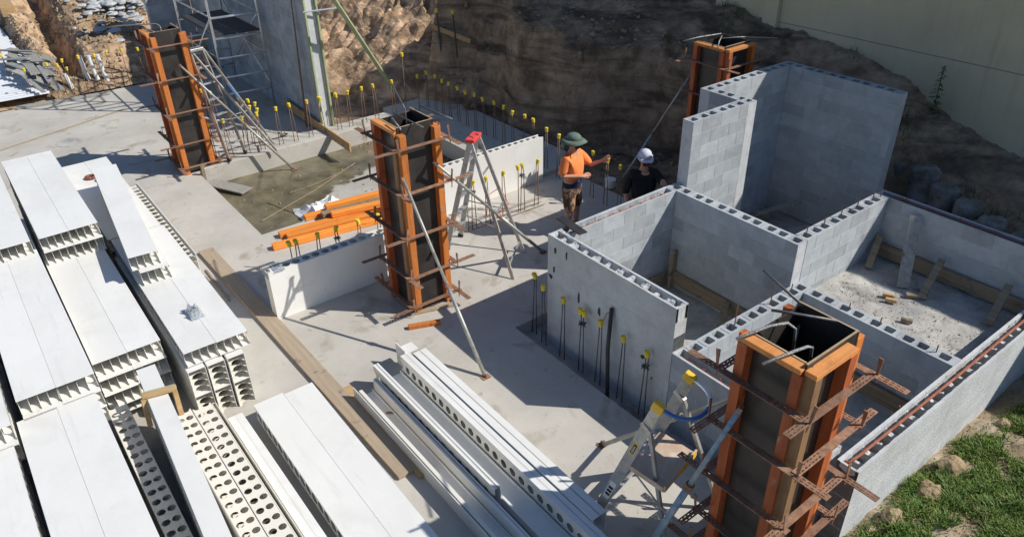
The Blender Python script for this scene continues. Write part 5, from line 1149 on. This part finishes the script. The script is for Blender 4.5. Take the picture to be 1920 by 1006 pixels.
    for s in (-1, 1):
        ball((s*.031, .104, 1.655), .011, 'ink' if cloth['shirt'] == 'black' else 'hair', 'eye'); ball((s*.078, .012, 1.645), .022, 'skin', 'ear', (.5, .8, 1.3))
    ball((0, .118, 1.632), .016, 'skin', 'nose', (.8, 1, 1.5)); ball((0, .104, 1.592), .022, 'redstud', 'mouth', (1, .35, .3))
    hatf(t, ball)
    return t
def brim(t, cx, cy, z, rx, ry, inner, m, droop=.03, tilt=(0, 0), nm='hat_brim', a0=0, a1=360):
    b = MB(); n = 40; o = []
    for k in range(n+1):
        a = R(a0+(a1-a0)*k/n)
        for q, (f, dz) in enumerate(((0, 0), (.5, -.004), (1, -droop))):
            x = cx+math.sin(a)*(inner+(rx-inner)*f); y = cy+math.cos(a)*(inner*1.15+(ry-inner*1.15)*f); wob = .012*math.sin(3*a+1)*f
            b.v.append(Vector((x, y, z+dz+wob+tilt[0]*(x-cx)+tilt[1]*(y-cy))))
    for k in range(n):
        for q in range(2): b.f.append((k*3+q, k*3+q+1, (k+1)*3+q+1, (k+1)*3+q))
    me = bpy.data.meshes.new(nm); me.from_pydata([tuple(v) for v in b.v], [], b.f); me.materials.append(M[m]); me.polygons.foreach_set('use_smooth', [True]*len(me.polygons)); ob = bpy.data.objects.new(nm, me); col.objects.link(ob); ob.parent = t
    md = ob.modifiers.new('thick', 'SOLIDIFY'); md.thickness = .006
def hat1(t, ball):
    ball((0, .01, 1.715), .108, 'hatgreen', 'hat_crown', (.92, 1.08, .75)); brim(t, 0, .01, 1.69, .175, .20, .085, 'hatgreen', .04)
    brim(t, 0, -.02, 1.655, .105, .17, .09, 'hatgreen', .13, nm='neck_flap', a0=115, a1=245); ball((0, .07, 1.575), .055, 'hair', 'beard', (1.0, .75, .9))
def hat2(t, ball):
    ball((0, .01, 1.715), .108, 'hatwhite', 'hat_crown', (.9, 1.05, .78)); brim(t, 0, .03, 1.685, .115, .18, .085, 'hatwhite', .015, tilt=(0, -.12))
    ball((0, .108, 1.656), .03, 'ink', 'sunglasses', (2.1, .5, .55)); ball((0, .075, 1.585), .052, 'hair', 'beard', (1.0, .7, .75))
def facing(hx, hy): return math.atan2(-hx, hy)
person((-1.92, 2.12, 0), facing(.6*.8+.8*.5, .8*.8-.6*.5), 'person in a green brimmed hat, orange shirt and brown patterned trousers, hands raised while talking',
       {'r': [(.25, -.04, 1.13), (.10, .20, 1.12), (-.75, .5, .1), (0, .6, 1)], 'l': [(-.27, .16, 1.15), (-.22, .36, 1.29), (.05, .7, .6), (.9, .1, .4)]},
       {'r': [(.12, .03, .48), (.12, -.02, .085)], 'l': [(-.13, .02, .48), (-.15, .0, .085)]},
       dict(shirt='hivis', shirt_low=.97, long=0, skirt='navy', trousers='camo', leg=.12), hat1, (1.14, 1.1, .985))
person((-0.68, 2.46, 0.0), facing(.85, -.55), 'person in black with a pale hat and sunglasses, one hand resting on the block wall',
       {'r': [(.26, -.02, 1.12), (.24, .12, .88), (0, .3, -1), (1, 0, 0)], 'l': [(-.25, .22, 1.32), (-.16, .50, 1.50), (-.1, .9, -.32), (0, .3, 1)]},
       {'r': [(.11, .02, .48), (.11, -.02, .085)], 'l': [(-.11, .05, .48), (-.12, .03, .085)]},
       dict(shirt='black', shirt_low=.92, long=.25, trousers='black', leg=.9), hat2)

# sandy joint across the far slab
b = MB(); b.bar((-11.9, -6.6, 0.001), (-13.5, -2.2, 0.001), 0.10, 0.006); tag(b.build('slab_joint', 'osb'), kind='structure')
